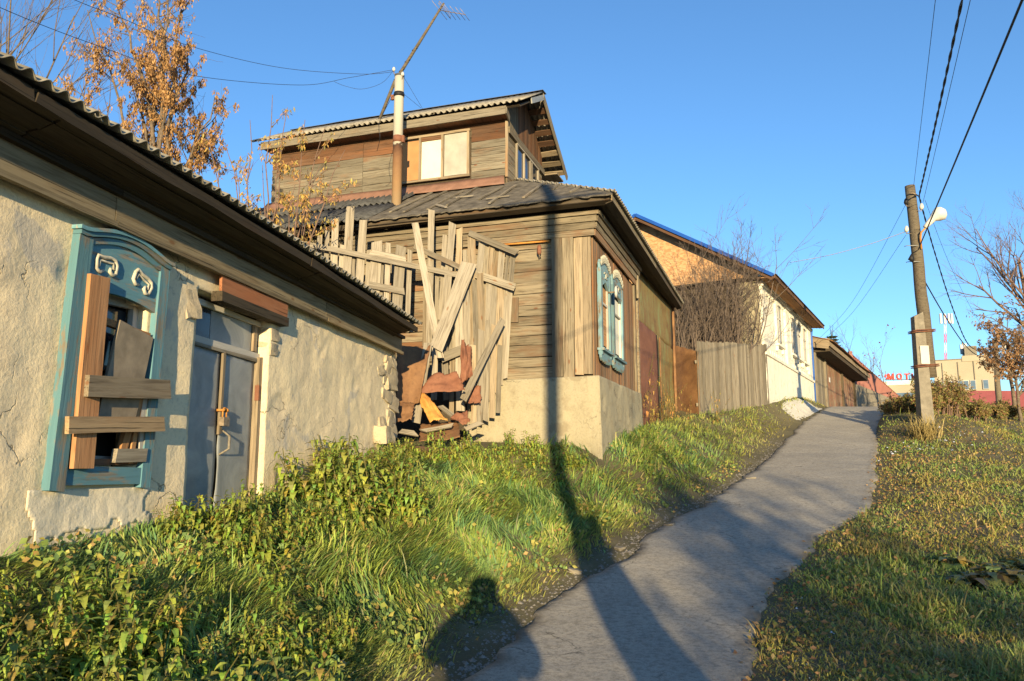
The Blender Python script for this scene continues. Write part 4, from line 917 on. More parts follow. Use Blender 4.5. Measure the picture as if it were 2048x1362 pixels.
# red profiled fence on a concrete base, stepping down
rfn = thing('red_fence', 'dark red profiled metal fence on pale concrete base sloping beyond the shed', 'fence', loc=(21.5, 49, 5)); O = Vector((21.5, 49, 5))
pa, pb = at(1700, 706, 48.4), at(1806, 800, 53.5); ba, bb = at(1700, 765, 48.4), at(1790, 806, 52.7)
n = 60; v = []; f = []
for i in range(n+1):
    t_ = i/n; tp = pa.lerp(pb, t_); bo = Vector((tp.x, tp.y, ba.z+(bb.z-ba.z)*t_)); o_ = Vector((.02, -.02, 0))*(1 if i % 2 else -1)
    if bo.z > tp.z-.05: bo.z = tp.z-.05
    v += [tp+o_-O, bo+o_-O]
for i in range(n): f.append((i*2, i*2+1, i*2+3, i*2+2))
mk('profiled_sheet', v, f, M['redfence'], rfn); MB().tube([pa-O, pb-O], .05, 4).build('cap_rail', M['redfence'], rfn); MB().box(pa.x-21.5-.1, pa.x-21.5+.1, pa.y-49-.1, pa.y-49+.1, 0, pa.z-5+.1).build('end_post', M['redfence'], rfn)
for i in range(4):
    t0, t1 = i/4+.004, (i+1)/4-.004; a, b = pa.lerp(pb, t0)-O, pa.lerp(pb, t1)-O
    MB().prism([(a.x, a.y-.1, -.8), (b.x, b.y-.1, -.8), (b.x, b.y-.1, ba.z+(bb.z-ba.z)*t1-5), (a.x, a.y-.1, ba.z+(bb.z-ba.z)*t0-5)], (0, .25, 0)).build('concrete_block', M['concrete'], rfn)

# ------------------------------------------------------------------ far town: sign building, beige block, mobile mast
def base_at(p): return z1(p.x, p.y)
def farbox(name, label, cat, u0, u1, vt, Y, dep, mat):
    a, b = at(u0, vt, Y), at(u1, vt, Y); zb = min(base_at(a), base_at(b))-1
    t_ = thing(name, label, cat, loc=(a.x, Y, zb)); bx('wall', mat, t_, 0, b.x-a.x, 0, dep, 0, a.z-zb); return t_, a, b, zb
sb, a, b, zb = farbox('shop_building', 'pale low building carrying red roof letters', 'building', 1770, 1846, 764, 110, 12, M['beige'])
sb.rotation_euler.z = -rad(26)
bx('roof_parapet', M['white'], sb, -.1, b.x-a.x+.1, -.12, 0, a.z-zb-.5, a.z-zb+.05); bx('shop_front', M['pane'], sb, .3, b.x-a.x-.2, -.05, 0, a.z-zb-3.2, a.z-zb-1.6); bx('blue_panel', M['blued'], sb, b.x-a.x-1.6, b.x-a.x-.3, -.3, -.06, a.z-zb-6, a.z-zb+1.2)
sg = thing('roof_sign', 'red capital letters mounted on the roof of a pale building', 'sign', loc=at(1770, 762, 109.5)); so = at(1770, 762, 109.5)
cur = bpy.data.curves.new('letter', 'FONT')
lx = at(1776, 760, 109.5).x-so.x
for ch in 'МОТИВ':
    cu = bpy.data.curves.new('letter', 'FONT'); cu.body = ch; cu.size = 1.05; cu.extrude = .12; cu.offset = .035
    to = bpy.data.objects.new('tmp', cu); COL.objects.link(to); dg = bpy.context.evaluated_depsgraph_get(); me = bpy.data.meshes.new_from_object(to.evaluated_get(dg)); bpy.data.objects.remove(to)
    o = mko('letter', me, M['redsign'], sg); o.rotation_euler = (math.pi/2, 0, 0); xs_ = [q.co.x for q in me.vertices] or [0, 1]
    o.location = (lx-min(xs_), 0, .25); lx += max(xs_)-min(xs_)+.36
MB().tube([(.0, 0, .5), (.1, 0, .85), (.35, 0, .85), (.4, 0, .5), (.2, 0, .3)], .1, 6).build('emblem', M['redsign'], sg, True)
MB().tube([(0, .1, .2), (6, .1, .2)], .05, 4).build('sign_rail', M['steel'], sg)
for xx in np.linspace(.2, 5.6, 6): MB().tube([(xx, .1, -.4), (xx, .1, 1.4)], .04, 4).build('sign_post', M['steel'], sg)
bb_, a, b, zb = farbox('beige_block', 'beige panel apartment block with antennas on its flat roof', 'building', 1866, 1974, 722, 140, 14, M['beige'])
bb_.rotation_euler.z = -rad(28); w_ = (b.x-a.x)*.9; h_ = a.z-zb
bx('upper_block', M['beige'], bb_, w_*.52, w_, -.15, 13, h_-.4, h_+.6); bx('roof_edge', M['concrete'], bb_, -.1, w_*.52, -.15, 14, h_, h_+.15); bx('roof_hut', M['concrete'], bb_, w_*.58, w_*.8, 1, 6, h_+.6, h_+2.4)
for k in range(3): bx('panel_joint', M['concrete'], bb_, w_*(.15+.28*k), w_*(.15+.28*k)+.12, -.17, 0, 0, h_-.42)
for fl in range(3):
    for fx in (.06, .24, .4, .5, .62, .84):
        o = bx('window', M['whitew'], bb_, w_*fx, w_*fx+.95, -.22, -.1, h_-5.4-2.8*fl, h_-3.7-2.8*fl); bx('pane', M['pane'], o, w_*fx+.12, w_*fx+.83, -.24, -.215, h_-5.28-2.8*fl, h_-3.82-2.8*fl)
tw = thing('mobile_mast', 'thin red and white lattice mobile mast rising above the town', 'mast', loc=at(1893, 800, 165)); to_ = at(1893, 800, 165); tp = at(1890, 630, 165)-to_
for i in range(9):
    p, q = tp*(i/9), tp*((i+1)/9)
    m_ = MB()
    for dx in (-.22, .22): m_.tube([p+Vector((dx, 0, 0)), q+Vector((dx, 0, 0))], .05, 4)
    m_.tube([p+Vector((-.22, 0, 0)), q+Vector((.22, 0, 0))], .04, 4); m_.tube([p+Vector((.22, 0, 0)), q+Vector((-.22, 0, 0))], .04, 4); m_.build('mast_section', M['redsign' if i % 2 == 0 else 'lampw'], tw)
for dx in (-1.3, -.4, .6, 1.3): bx('antenna_panel', M['lampw'], tw, tp.x+dx*.9-.2, tp.x+dx*.9+.2, -.5, -.2, tp.z-1.9, tp.z+.2)
am = thing('roof_antenna', 'short white panel antenna on the beige block roof', 'antenna', loc=at(1928, 722, 141)); MB().tube([(0, 0, 0), (0, 0, 3.4)], .12, 5).build('mast', M['steel'], am)
for dx, dz in ((-.35, 2), (.35, 2.2), (0, .6)): bx('antenna_panel', M['lampw'], am, dx-.22, dx+.22, -.3, -.05, dz-.8, dz+.9)
mf = MB().box(0, 8, 0, .3, 0, 3.4).build('maroon_fence', M['maroon'], None); mf.location = (at(1930, 805, 75).x, 75, z1(at(1930, 805, 75).x, 75)-.2); tag(mf, 'maroon sheet fence half hidden behind roadside bushes', 'fence')

# ------------------------------------------------------------------ power poles, lamp, wires
def pole(name, label, cat_, stub0, stub1, wood0, wood1, r0=.19, r1=.15, lamp=None, group=None):
    t_ = thing(name, label, 'pole', loc=stub0); o = Vector(stub0)
    if stub1 is not None:
        a, b = Vector(stub0), Vector(stub1); d = (b-a); w2 = .17
        v = []; 
        for p, k in ((a-Vector((0, 0, .5)), 1.15), (b-Vector((0, 0, .0)), .85)):
            for dx, dy in ((-w2, -.14), (w2, -.14), (w2, .14), (-w2, .14)): v.append(p+Vector((dx*k, dy*k, 0))-o)
        v[6].z += .14; v[5].z += .14
        mk('concrete_stub', v, [(0, 3, 2, 1), (4, 5, 6, 7), (0, 1, 5, 4), (1, 2, 6, 5), (2, 3, 7, 6), (3, 0, 4, 7)], M['concrete'], t_)
    a, b = Vector(wood0)-o, Vector(wood1)-o; n = 14; pts = [a.lerp(b, i/n)+Vector((nz(i*.4, 2)*.03, nz(i*.4, 8)*.03, 0)) for i in range(n+1)]
    MB().tube(pts, [(r0+(r1-r0)*i/n)*(1+.05*nz(i*.9, 5)) for i in range(n+1)], 12).build('wooden_post', M['polew'], t_, True)
    if stub1 is not None:
        for q in (.10, .82):
            z_ = stub1[2]-o.z-.45 if q > .5 else a.z+.35
            c0 = Vector(stub0).lerp(Vector(stub1), (z_)/(stub1[2]-stub0[2]))-o; c1 = a.lerp(b, (z_-a.z)/(b.z-a.z))
            m_ = (c0+c1)/2; hw = (c1-c0).length/2+.19; ex = (c1-c0); ex.z = 0; ex.normalize(); ey = Vector((-ex.y, ex.x, 0)); R_ = [m_+ex*hw*sx+ey*.21*sy+Vector((0, 0, .02*sx)) for sx, sy in ((-1, -1), (1, -1), (1.05, 0), (1, 1), (-1, 1), (-1, -1))]
            for dz in (-.025, .025): MB().tube([r_+Vector((0, 0, dz)) for r_ in R_], .016, 5).build('wire_binding', M['rustred'], t_, True)
    return t_, o
S0 = at(1852, 850, 24); S1 = at(1834, 634, 24); W0 = at(1862, 755, 24); W1 = at(1820, 372, 24)
S0.z = z1(S0.x, S0.y)
P1, o1 = pole('power_pole', 'old wooden power pole lashed to a concrete stub with street lamp', 'pole', S0, S1, W0-Vector((0, -.05, 0)), W1)
def P(u, v, Y=24): return at(u, v, Y)-o1
MB().tube([P(1843, 498, 23.8), P(1841, 478, 23.75), P(1842, 465, 23.7), P(1852, 455, 23.65)], .03, 7).build('lamp_bracket', M['rustor'], P1, True)
c0, c1, c2, c3 = P(1850, 455, 23.65), P(1866, 437, 23.6), P(1876, 424, 23.55), P(1890, 420, 23.5)
lh = MB().tube([c0, c0.lerp(c1, .5), c1, c1.lerp(c3, .3), c1.lerp(c3, .6), c1.lerp(c3, .85), c1.lerp(c3, 1.02)], [.07, .085, .11, .19, .235, .17, .04], 14).build('lamp_head', M['lampw'], P1, True)
for (u, v, s_) in ((1812, 408, -1), (1843, 418, 1), (1813, 463, -1)):
    x_ = u; MB().tube([P(u+(10 if s_ < 0 else -8), v+4, 23.85), P(u, v+4, 23.8), P(u, v, 23.8)], .014, 5).build('insulator_hook', M['steel'], P1, True)
    MB().tube([P(u, v+1, 23.8), P(u, v-3, 23.8), P(u, v-8, 23.8), P(u, v-11, 23.8)], [.04, .07, .055, .03], 8).build('insulator', M['porc'] if u != 1812 else M['black'], P1, True)
MB().tube([P(1818, 386, 23.8), P(1830, 387, 23.78), P(1836, 392, 23.8)], .02, 5).build('cable_clamp', M['steel'], P1, True); MB().tube([P(1824, 508, 23.75), P(1822, 518, 23.75), P(1826, 524, 23.75)], [.03, .09, .03], 6).build('cable_coil', M['black'], P1, True)
for v_ in (493, 525): MB().tube([P(1826+v_*.0+(v_-493)*.1+17*math.cos(a_), v_+2*math.sin(a_), 24-.19*abs(math.sin(a_))) for a_ in np.linspace(math.pi, 2*math.pi, 9)], .012, 5).build('steel_band', M['zinc'], P1, True)
for k_, (dy, sc) in enumerate(((.0, 1),)): bx('paper_notice', M['porc'], P1, *(lambda q: (q.x-.14, q.x+.12, q.y-.17, q.y-.16, q.z-.28, q.z+.28))(P(1845, 711, 24)))
# pole behind the camera, whose shadow falls up the bank
g0 = z1(1.42, -2.5)
P0, o0 = pole('power_pole', 'tall wooden power pole with concrete stub standing beside the near path', 'pole', Vector((1.62, -2.5, g0)), Vector((1.60, -2.5, 2.78)), Vector((1.36, -2.45, .35)), Vector((1.34, -2.45, 10.2)), .15, .12)
MB().tube([(-1.3, .1, 9.0-g0), (.7, .1, 9.0-g0)], .05, 6).build('crossarm', M['polew'], P0)
S2 = at(1996, 800, 45); S2.z = z1(S2.x, S2.y)
P2, o2 = pole('power_pole', 'distant slim power pole with small white lamp among the autumn trees', 'pole', S2, None, S2-Vector((0, 0, .3)), at(1990, 677, 45), .17, .13)
MB().tube([at(1992, 700, 45)-o2, at(2003, 706, 45)-o2, at(2008, 699, 44.9)-o2], .03, 5).build('lamp_bracket', M['steel'], P2, True); MB().tube([at(2003, 697, 44.8)-o2, at(2012, 692, 44.8)-o2, at(2020, 688, 44.8)-o2], [.06, .13, .06], 7).build('lamp_head', M['lampw'], P2, True)
def wire(label, pts, r, mat='wire', n=40, twist=False, sagd=0):
    P_ = [Vector(p) for p in pts]; out = []
    if len(P_) == 2:
        for i in range(n+1):
            t_ = i/n; p = P_[0].lerp(P_[1], t_); p.z -= sagd*4*t_*(1-t_); out.append(p)
    else:
        m = len(P_)-1
        for i in range(n+1):
            t_ = i/n*m; k = min(int(t_), m-1); s_ = t_-k; p0, p1_, p2_, p3 = P_[max(k-1, 0)], P_[k], P_[k+1], P_[min(k+2, m)]
            out.append(.5*((2*p1_)+(p2_-p0)*s_+(2*p0-5*p1_+4*p2_-p3)*s_**2+(3*p1_-p0-3*p2_+p3)*s_**3))
    mb_ = MB()
    if twist:
        for ph in (0, math.pi):
            mb_.tube([p+Vector((math.cos(i*.9+ph), 0, math.sin(i*.9+ph)))*r*.9 for i, p in enumerate(out)], r, 5)
    else: mb_.tube(out, r, 5)
    tag(mb_.build('wire', M[mat], None, True), label, 'wire')
def ext(A, Mp, Yend=-2.5):
    d = Mp-A; return A+d*((Yend-A.y)/d.y)
A = at(1838, 392, 24); wire('thick twisted black cable running from the lamp pole overhead', [A, ext(A, at(1908, 40, 13.3))], .016, n=160, twist=True, sagd=.25)
A = at(1836, 500, 23.8); wire('heaviest smooth black cable climbing steeply from below the street lamp', [A, ext(A, at(2024, 40, 9.2))], .017, sagd=.05)
A = at(1827, 374, 24); wire('thin wire rising from the very top of the lamp pole', [A, ext(A, at(1862, 60, 14))], .006, sagd=.1)
A = at(1846, 405, 24); wire('thin wire beside the twisted cable leaving the pole insulator', [A, ext(A, at(1928, 40, 12.6))], .006, sagd=.1)
wire('twisted black cable sagging from the lamp pole to the distant pole', [at(1838, 392, 24), at(1868, 500, 29), at(1905, 615, 34), at(1938, 690, 39), at(1975, 705, 45)], .016, n=120, twist=True)
wire('smooth black cable dropping from the lamp pole toward the beige block', [at(1848, 560, 24), at(1890, 632, 29), at(1930, 690, 35), at(1958, 712, 40), at(1985, 714, 45)], .02)
wire('thin wire from the pole fading toward the distant trees', [at(1850, 400, 24), at(1900, 530, 30), at(1950, 630, 38), at(1985, 680, 45)], .006)
wire('white service cable from the pole to the blue-edged roof', [at(1812, 463, 23.8), at(1740, 488, 25), at(1660, 510, 26.5), at(1580, 525, 28.2)], .011, 'wirew')
hc = H3.w(10.95, -.3, 7.4); wire('upper thin service wire from the pole to the white house corner', [at(1812, 408, 23.8), hc.lerp(at(1812, 408, 23.8), .5)-Vector((0, 0, .5)), hc+Vector((0, 0, .15))], .006)
wire('lower thin service wire from the pole to the white house corner', [at(1812, 470, 23.8), hc.lerp(at(1812, 470, 23.8), .5)-Vector((0, 0, .45)), hc], .006)
ct = H2.w(cx-.06, cy+.12, 10.8)
wire('lower thin wire drooping from the chimney pipe over the plastered house', [ct, at(700, 155, 17), at(600, 170, 16), at(380, 150, 13.5), at(200, 93, 11.5), at(0, 15, 9.5), at(-250, -110, 7.5)], .005, n=80)
wire('upper thin wire from the chimney pipe passing the leafy maple', [ct+Vector((0, 0, -.05)), at(720, 148, 17), at(560, 135, 16), at(380, 92, 14), at(240, 35, 12), at(150, 0, 11), at(0, -70, 9.5)], .005, n=80)
wire('short slack wire looping below the chimney pipe insulators', [ct, at(765, 165, 17.1), at(725, 178, 17), at(690, 172, 17), at(668, 163, 16.9)], .004)
for a_, b_ in (((805, 150), (845, 217)), ((804, 185), (842, 216))): wire('thin stay wire from chimney pipe down to the attic roof' if a_[1] < 160 else 'short guy wire from the pipe clamp to the attic roof', [at(*a_, 17.2), at(*b_, 17.6)], .004)
wire('loose cable hanging from the pipe clamp over the attic eave', [at(785, 192, 17.1), at(770, 220, 16.9), at(758, 248, 16.7), at(760, 275, 16.6), at(754, 302, 17.0)], .006)
#PART4
# ------------------------------------------------------------------ trees and shrubs
def rv(): return Vector((random.gauss(0, 1), random.gauss(0, 1), random.gauss(0, 1))).normalized()
def grow(S, p, d, L, r, lv, mx, nch, wig=.12, up=.05, ang=(25, 55), shrink=(.5, .75), rmin=.004):
    n = 5 if lv < 2 else 4; pts = [p.copy()]; rs = [r]; dd = d.copy()
    for i in range(n):
        dd = (dd+rv()*wig+Vector((0, 0, up))).normalized(); pts.append(pts[-1]+dd*L/n); rs.append(max(rmin*.6, r*(1-.6*(i+1)/n)))
    S.append((pts, rs, lv))
    if lv < mx:
        k = nch[lv] if hasattr(nch, '__len__') else nch
        for j in range(k):
            t_ = random.uniform(.22, 1) if lv else random.uniform(.3, 1); q = min(int(t_*n), n-1); f_ = t_*n-q
            pp = pts[q].lerp(pts[q+1], f_); ax = (pts[q+1]-pts[q]).normalized(); side = ax.cross(rv()).normalized(); a_ = rad(random.uniform(*ang))
            grow(S, pp, (ax*math.cos(a_)+side*math.sin(a_)).normalized(), L*random.uniform(*shrink), max(rmin, rs[q]*.6), lv+1, mx, nch, wig, up, ang, shrink, rmin)
def branches(name, S, mat, parent):
    mb_ = MB()
    for pts, rs, lv in S: mb_.tube(pts, rs, 7 if lv == 0 else 4 if lv < 3 else 3, cap=False)
    return mb_.build(name, mat, parent, True)
def leaves(name, mat, parent, C, D, size, cols, wr=.45, jit=.25):
    """pointed leaf faces at centres C, hanging along D"""
    C = np.asarray(C, float); N = len(C); D = np.asarray(D, float); D = D/np.linalg.norm(D, axis=1, keepdims=True)
    R = RNG.normal(size=(N, 3)); Wd = np.cross(D, R); Wd /= np.linalg.norm(Wd, axis=1, keepdims=True)+1e-9; Nn = np.cross(D, Wd)
    s = size*RNG.uniform(.65, 1.25, (N, 1)); V = np.empty((N, 5, 3))
    V[:, 0] = C; V[:, 1] = C+D*s*.45+Wd*s*wr*.5+Nn*s*.1; V[:, 2] = C+D*s+Nn*s*.12*RNG.normal(size=(N, 1)); V[:, 3] = C+D*s*.45-Wd*s*wr*.5+Nn*s*.1; V[:, 4] = C+D*s*.45
    b = np.arange(N)[:, None]*5; Q = np.concatenate([b+np.array([[0, 1, 4]]), b+np.array([[1, 2, 4]]), b+np.array([[4, 2, 3]]), b+np.array([[0, 4, 3]])], 1).reshape(-1, 3)
    cols = np.asarray(cols); cc = cols[RNG.integers(0, len(cols), N)]*(1+RNG.uniform(-jit, jit, (N, 1)))
    return npmesh(name, V.reshape(-1, 3), Q, mat, parent, False, np.repeat(cc, 5, 0))
def leafpts(S, levels, per, spread=.05, zmin=-99, frac=1.0):
    C = []
    for pts, rs, lv in S:
        if lv in levels and random.random() < frac:
            for k in range(per):
                t_ = random.uniform(.15, 1)*(len(pts)-1); q = min(int(t_), len(pts)-2); p = pts[q].lerp(pts[q+1], t_-q)+rv()*spread*random.random()
                if p.z > zmin: C.append(p)
    return C
OR = [(.46, .27, .11), (.40, .225, .09), (.52, .32, .14), (.33, .18, .075)]
def tree(name, label, base, d, L, r, mx, nch, leaf=None, group=None, bark='bark', cat='tree', stems=1, spread=0, **k):
    t_ = thing(name, label, cat, group, loc=base); S = []
    for i in range(stems):
        o_ = Vector((random.uniform(-spread, spread), random.uniform(-spread, spread)*.6, 0)); dd = (Vector(d)+rv()*.22*(stems > 1)).normalized()
        grow(S, o_, dd, L*random.uniform(.8, 1.1), r, 0, mx, nch, **k)
    branches('trunk', S, M[bark], t_)
    if leaf:
        lv, per, sp, size, cols, wr, hang, frac = leaf; C = leafpts(S, lv, per, sp, frac=frac)
        if C:
            D = np.array([(random.gauss(0, .5), random.gauss(0, .5), -hang+random.gauss(0, .45)) for _ in C]); leaves('crown', M['leafo'], t_, [tuple(c) for c in C], D, size, cols, wr)
    return t_
random.seed(21)
# ash-leaved maple with hanging dry keys, behind the plastered house
mt = thing('maple_tree', 'maple hung with dry orange seed clusters behind the plastered house', 'tree', loc=(-6.75, 15.4, 2.0)); S = []
def reach(S, a, b, r, n=7, w_=.12):
    pts = []; 
    for i in range(n+1):
        t_ = i/n; pts.append(a.lerp(b, t_)+rv()*w_*(0 < i < n)+Vector((0, 0, .3*math.sin(math.pi*t_))))
    S.append((pts, [r*(1-.8*i/n) for i in range(n+1)], 0)); return pts
mo = Vector((-6.75, 15.4, 2.0)); stem = reach(S, Vector((0, 0, 0)), at(318, 150, 15.4)-mo, .11)
hubs = [(at(318, 330, 15.4)-mo)]
for (u, v, q) in ((345, -40, 5), (310, -60, 6), (365, 20, 5), (175, 20, 4), (230, -10, 4), (160, 170, 3), (430, 195, 4), (400, 250, 3), (250, 130, 5), (440, 300, 3), (290, 60, 5), (375, 110, 5), (200, 240, 3), (345, 180, 4), (330, 90, 5)):
    st_ = stem[min(q+random.randint(-1, 1), 6)]; pts = reach(S, st_, at(u, v, 15.4+random.uniform(-1.2, 1.2))-mo, .045, 7, .10)
    for k in range(13):
        t_ = random.uniform(.15, 1)*7; i_ = min(int(t_), 6); pp = pts[i_].lerp(pts[i_+1], t_-i_); ax = (pts[i_+1]-pts[i_]).normalized(); a_ = rad(random.uniform(25, 65)); sd_ = ax.cross(rv()).normalized()
        grow(S, pp, (ax*math.cos(a_)+sd_*math.sin(a_)).normalized(), random.uniform(.35, .95), .012, 2, 3, 3, .12, .06, rmin=.004)
branches('trunk', S, M['bark'], mt); C = []; D = []
for pts, rs, lv in S:
    if lv >= 2 and random.random() < (.95 if lv == 2 else .7):
        for k in range(random.randint(3, 5)):
            p = pts[random.randint(1, len(pts)-1)]
            if p.z+2 > 10.2 and random.random() < .6: continue
            for j in range(random.randint(7, 15)): C.append(tuple(p+rv()*.045+Vector((0, 0, -random.uniform(0, .13))))); D.append((random.gauss(0, .35), random.gauss(0, .35), -1))
leaves('crown', M['leafo'], mt, C, D, .075, OR, .42)
# thin shrub with yellowed leaves in front of the attic
yo = Vector((-4.6, 14.75, 2.4)); ys_ = thing('elder_shrub', 'thin leggy shrub with sparse yellow leaves in front of the attic', 'shrub', loc=yo); S = []
for (u, v) in ((500, 240), (545, 190), (575, 215), (610, 240), (650, 255), (690, 300), (470, 330), (560, 300), (525, 330), (450, 290), (410, 250), (640, 330), (590, 370)):
    pts = reach(S, Vector((random.uniform(-.25, .25), random.uniform(-.2, .2), 0)), at(u, v, 14.75+random.uniform(-.4, .5))-yo, .028, 8, .06)
    for k in range(6):
        i_ = random.randint(4, 7); ax = (pts[i_+1]-pts[i_]).normalized(); sd_ = ax.cross(rv()).normalized(); grow(S, pts[i_].copy(), (ax*.8+sd_*.6).normalized(), random.uniform(.25, .6), .009, 2, 3, 2, .12, .05, rmin=.0035)
branches('trunk', S, M['twig'], ys_); C = []; D = []
for pts, rs, lv in S:
    if lv >= 2 and random.random() < .8:
        p = pts[-1]
        for j in range(random.randint(6, 12)): C.append(tuple(pts[random.randint(1, len(pts)-1)]+rv()*.05)); D.append((random.gauss(0, .5), random.gauss(0, .5), -.8))
leaves('crown', M['leafo'], ys_, C, D, .105, [(.55, .37, .10), (.50, .30, .10), (.45, .38, .12), (.56, .30, .13)], .34)
tree('bare_tree', 'leafless tree top rising beyond the plastered house roof', Vector((at(5, 100, 17).x, 17, 2.5)), (.0, 0, 1), 7.6, .12, 4, (8, 5, 4, 3), None, ang=(15, 40), shrink=(.5, .72), up=.12)
for q in ((250, 15.8, 'slim leafless sapling left of the maple above the slate roof'), (395, 16.2, 'slim leafless sapling just right of the maple'), (430, 15.9, 'slim leafless sapling between the maple and the yellow-leaved shrub')):
    tree('bare_sapling', q[2], Vector((at(q[0], 420, q[1]).x, q[1], 3.0)), (0, 0, 1), 3.4, .03, 2, (9, 4), None, 'saplings behind the slate roof', 'twig', stems=2, spread=.2, ang=(15, 35), shrink=(.3, .5), up=.1)
# bare dense shrub beside the log wall of the white house
bo = Vector((6.35, 27.2, 3.2)); bs = thing('bare_bush', 'large leafless bush between the plank fence and the log wall', 'bush', loc=bo); S = []
for i in range(36):
    x_ = random.uniform(-1.6, 1.5); hgt = random.uniform(2.2, 4.6)+.5*max(0, x_); grow(S, Vector((x_, .35*x_+random.uniform(-.25, .3), 0)), Vector((random.gauss(.03, .14), random.gauss(-.05, .12), 1)).normalized(), hgt, .028, 0, 3, (6, 4, 2), .10, .06, (18, 48), (.28, .5), .0046)
for i in range(16): grow(S, Vector((random.uniform(-.2, 1.6), random.uniform(.2, .6), .3)), Vector((random.uniform(-.1, .5), 0, 1)).normalized(), random.uniform(4.2, 5.6), .03, 0, 3, (9, 5, 2), .10, .05, (18, 48), (.28, .45), .0055)
branches('stem', S, M['twigg'], bs)
# right-hand autumn trees and roadside bushes
BR = [(.30, .17, .085), (.36, .20, .10), (.25, .13, .06), (.40, .26, .13)]
GB = [(.24, .23, .07), (.32, .26, .09), (.19, .20, .065), (.38, .26, .11), (.28, .15, .08)]
def gp(u, v, Y): p = at(u, v, Y); p.z = z1(p.x, p.y)-.05; return p
tree('brown_tree', 'young oak-brown leafy tree at the grass edge past the lamp pole', gp(2030, 830, 31), (.02, 0, 1), 3.6, .09, 3, (14, 7, 4), ((2, 3), 4, .10, .13, BR, .5, .5, .7), ang=(30, 65), shrink=(.32, .45), up=.03)
tree('brown_tree', 'bushy low brown-leaved tree among the trees past the lamp pole', gp(2042, 830, 29.5), (.03, 0, 1), 2.6, .07, 3, (14, 8, 4), ((1, 2, 3), 4, .10, .12, BR, .5, .5, .7), ang=(30, 70), shrink=(.3, .45), up=.02)
tree('brown_tree', 'taller brown-leaved tree beside the young oak-brown one', gp(2085, 830, 33), (0, 0, 1), 4.6, .12, 3, (14, 8, 4), ((2, 3), 4, .1, .13, BR, .5, .5, .7), ang=(30, 60), shrink=(.32, .48), up=.03)
tree('bare_tree', 'tall bare tree spreading fine branches over the brown-leaved trees', gp(2090, 830, 36), (-.05, 0, 1), 7.0, .16, 4, (9, 6, 5, 3), None, bark='twig', ang=(20, 50), shrink=(.42, .62), up=.05)
bushes = [(1800, 812, 27.5, .3), (1818, 800, 26.5, .42), (1880, 815, 26, .95), (1905, 805, 27, .85), (1930, 812, 28, .55), (1955, 818, 29, .45), (1872, 822, 25.2, .6), (1980, 822, 31, .4), (2010, 830, 30, .45), (1790, 806, 30, .4), (1915, 815, 31, .7)]
blab = ['reddish low bush at the path crest right of the garage view', 'olive bush at the left foot of the concrete stub', 'tall olive bush right behind the concrete stub', 'rusty-olive bush under the smooth cable', 'olive roadside bush in front of the beige block', 'brownish bush before the distant slim pole', 'small bush touching the right side of the concrete stub', 'yellowing bush at the foot of the distant slim pole', 'low bush at the foot of the brown-leaved trees', 'little bush beyond the path crest', 'biggest bush hiding the base of the beige block']
for (u, v, Y, h), lb in zip(bushes, blab):
    tree('roadside_bush', lb, gp(u, v, Y), (0, 0, 1), h, .018, 2, (7, 5), ((0, 1, 2), 6, .08, .085, GB, .5, .0, .85), 'bushes at the roadside', 'twig', 'bush', stems=14, spread=.45, ang=(20, 60), shrink=(.35, .6), up=.03)
for u, Y, lb in ((1700, 56, 'thin bare sapling behind the wooden shed'), (1745, 58, 'bare sapling behind the red fence'), (1772, 60, 'bare rowan sapling before the red letters')):
    tree('bare_sapling', lb, gp(u, 800, Y), (0, 0, 1), 4.6, .05, 3, (8, 5, 3), ((3,), 1, .05, .16, [(.45, .05, .04)], .9, .3, .25) if u == 1772 else None, bark='twig', ang=(20, 45), shrink=(.35, .55), up=.06)
# spruce
so_ = gp(1672, 800, 58); sp = thing('spruce_tree', 'dark spruce tip showing above the wooden shed roof', 'tree', loc=so_); hs = at(1672, 660, 58).z-so_.z
MB().tube([(0, 0, 0), (0, 0, hs)], [.14, .015], 6).build('trunk', M['bark'], sp, True); mb = MB()
for k in range(16):
    z_ = hs*(.35+.6*k/16); R_ = .25+(hs-z_)*.28
    for j in range(7):
        a_ = j*.9+k; e_ = Vector((math.cos(a_)*R_, math.sin(a_)*R_, z_+.10*R_)); b_ = Vector((0, 0, z_)); mb.tube([b_, b_.lerp(e_, .5)-Vector((0, 0, .05)), e_], [.05, .06, .02], 4)
        for q in range(5):
            c_ = b_.lerp(e_, .3+.15*q); s_ = Vector((-math.sin(a_), math.cos(a_), -.2))*(.22*(1-.12*q)); mb.tube([c_-s_, c_, c_+s_], [.012, .035, .012], 3)
for dx in (-.05, .06): mb.tube([(dx, 0, hs-.5), (dx*2, 0, hs+.35)], [.03, .012], 4)
mb.build('crown', M['spruce'], sp)
# trees behind the viewpoint that throw their shade over the path and the right-hand grass
random.seed(5)
tree('bare_tree', 'spreading bare tree downhill of the near power pole', (6.0, -16, z1(6, -16)), (0, 0, 1), 5.2, .16, 4, (10, 6, 3, 2), ((3, 4), 1, .2, .2, BR, .6, .3, .2), ang=(25, 60), shrink=(.45, .65), up=.03, rmin=.03)
tree('bare_tree', 'leaning bare tree beside the downhill path', (4.0, -20, z1(4, -20)), (.12, 0, 1), 5.6, .15, 4, (9, 6, 3, 1), ((3, 4), 1, .2, .2, BR, .6, .3, .2), ang=(25, 55), shrink=(.42, .62), up=.03, rmin=.03)
tree('willow_bush', 'dense rounded willow bush downhill to the right of the path', (9.6, -15, z1(9.6, -15)), (0, 0, 1), 3.8, .05, 3, (9, 6, 4), ((2, 3), 8, .12, .16, GB, .45, .2, .9), bark='twig', cat='bush', stems=11, spread=1.6, ang=(20, 60), shrink=(.38, .6), up=.0)
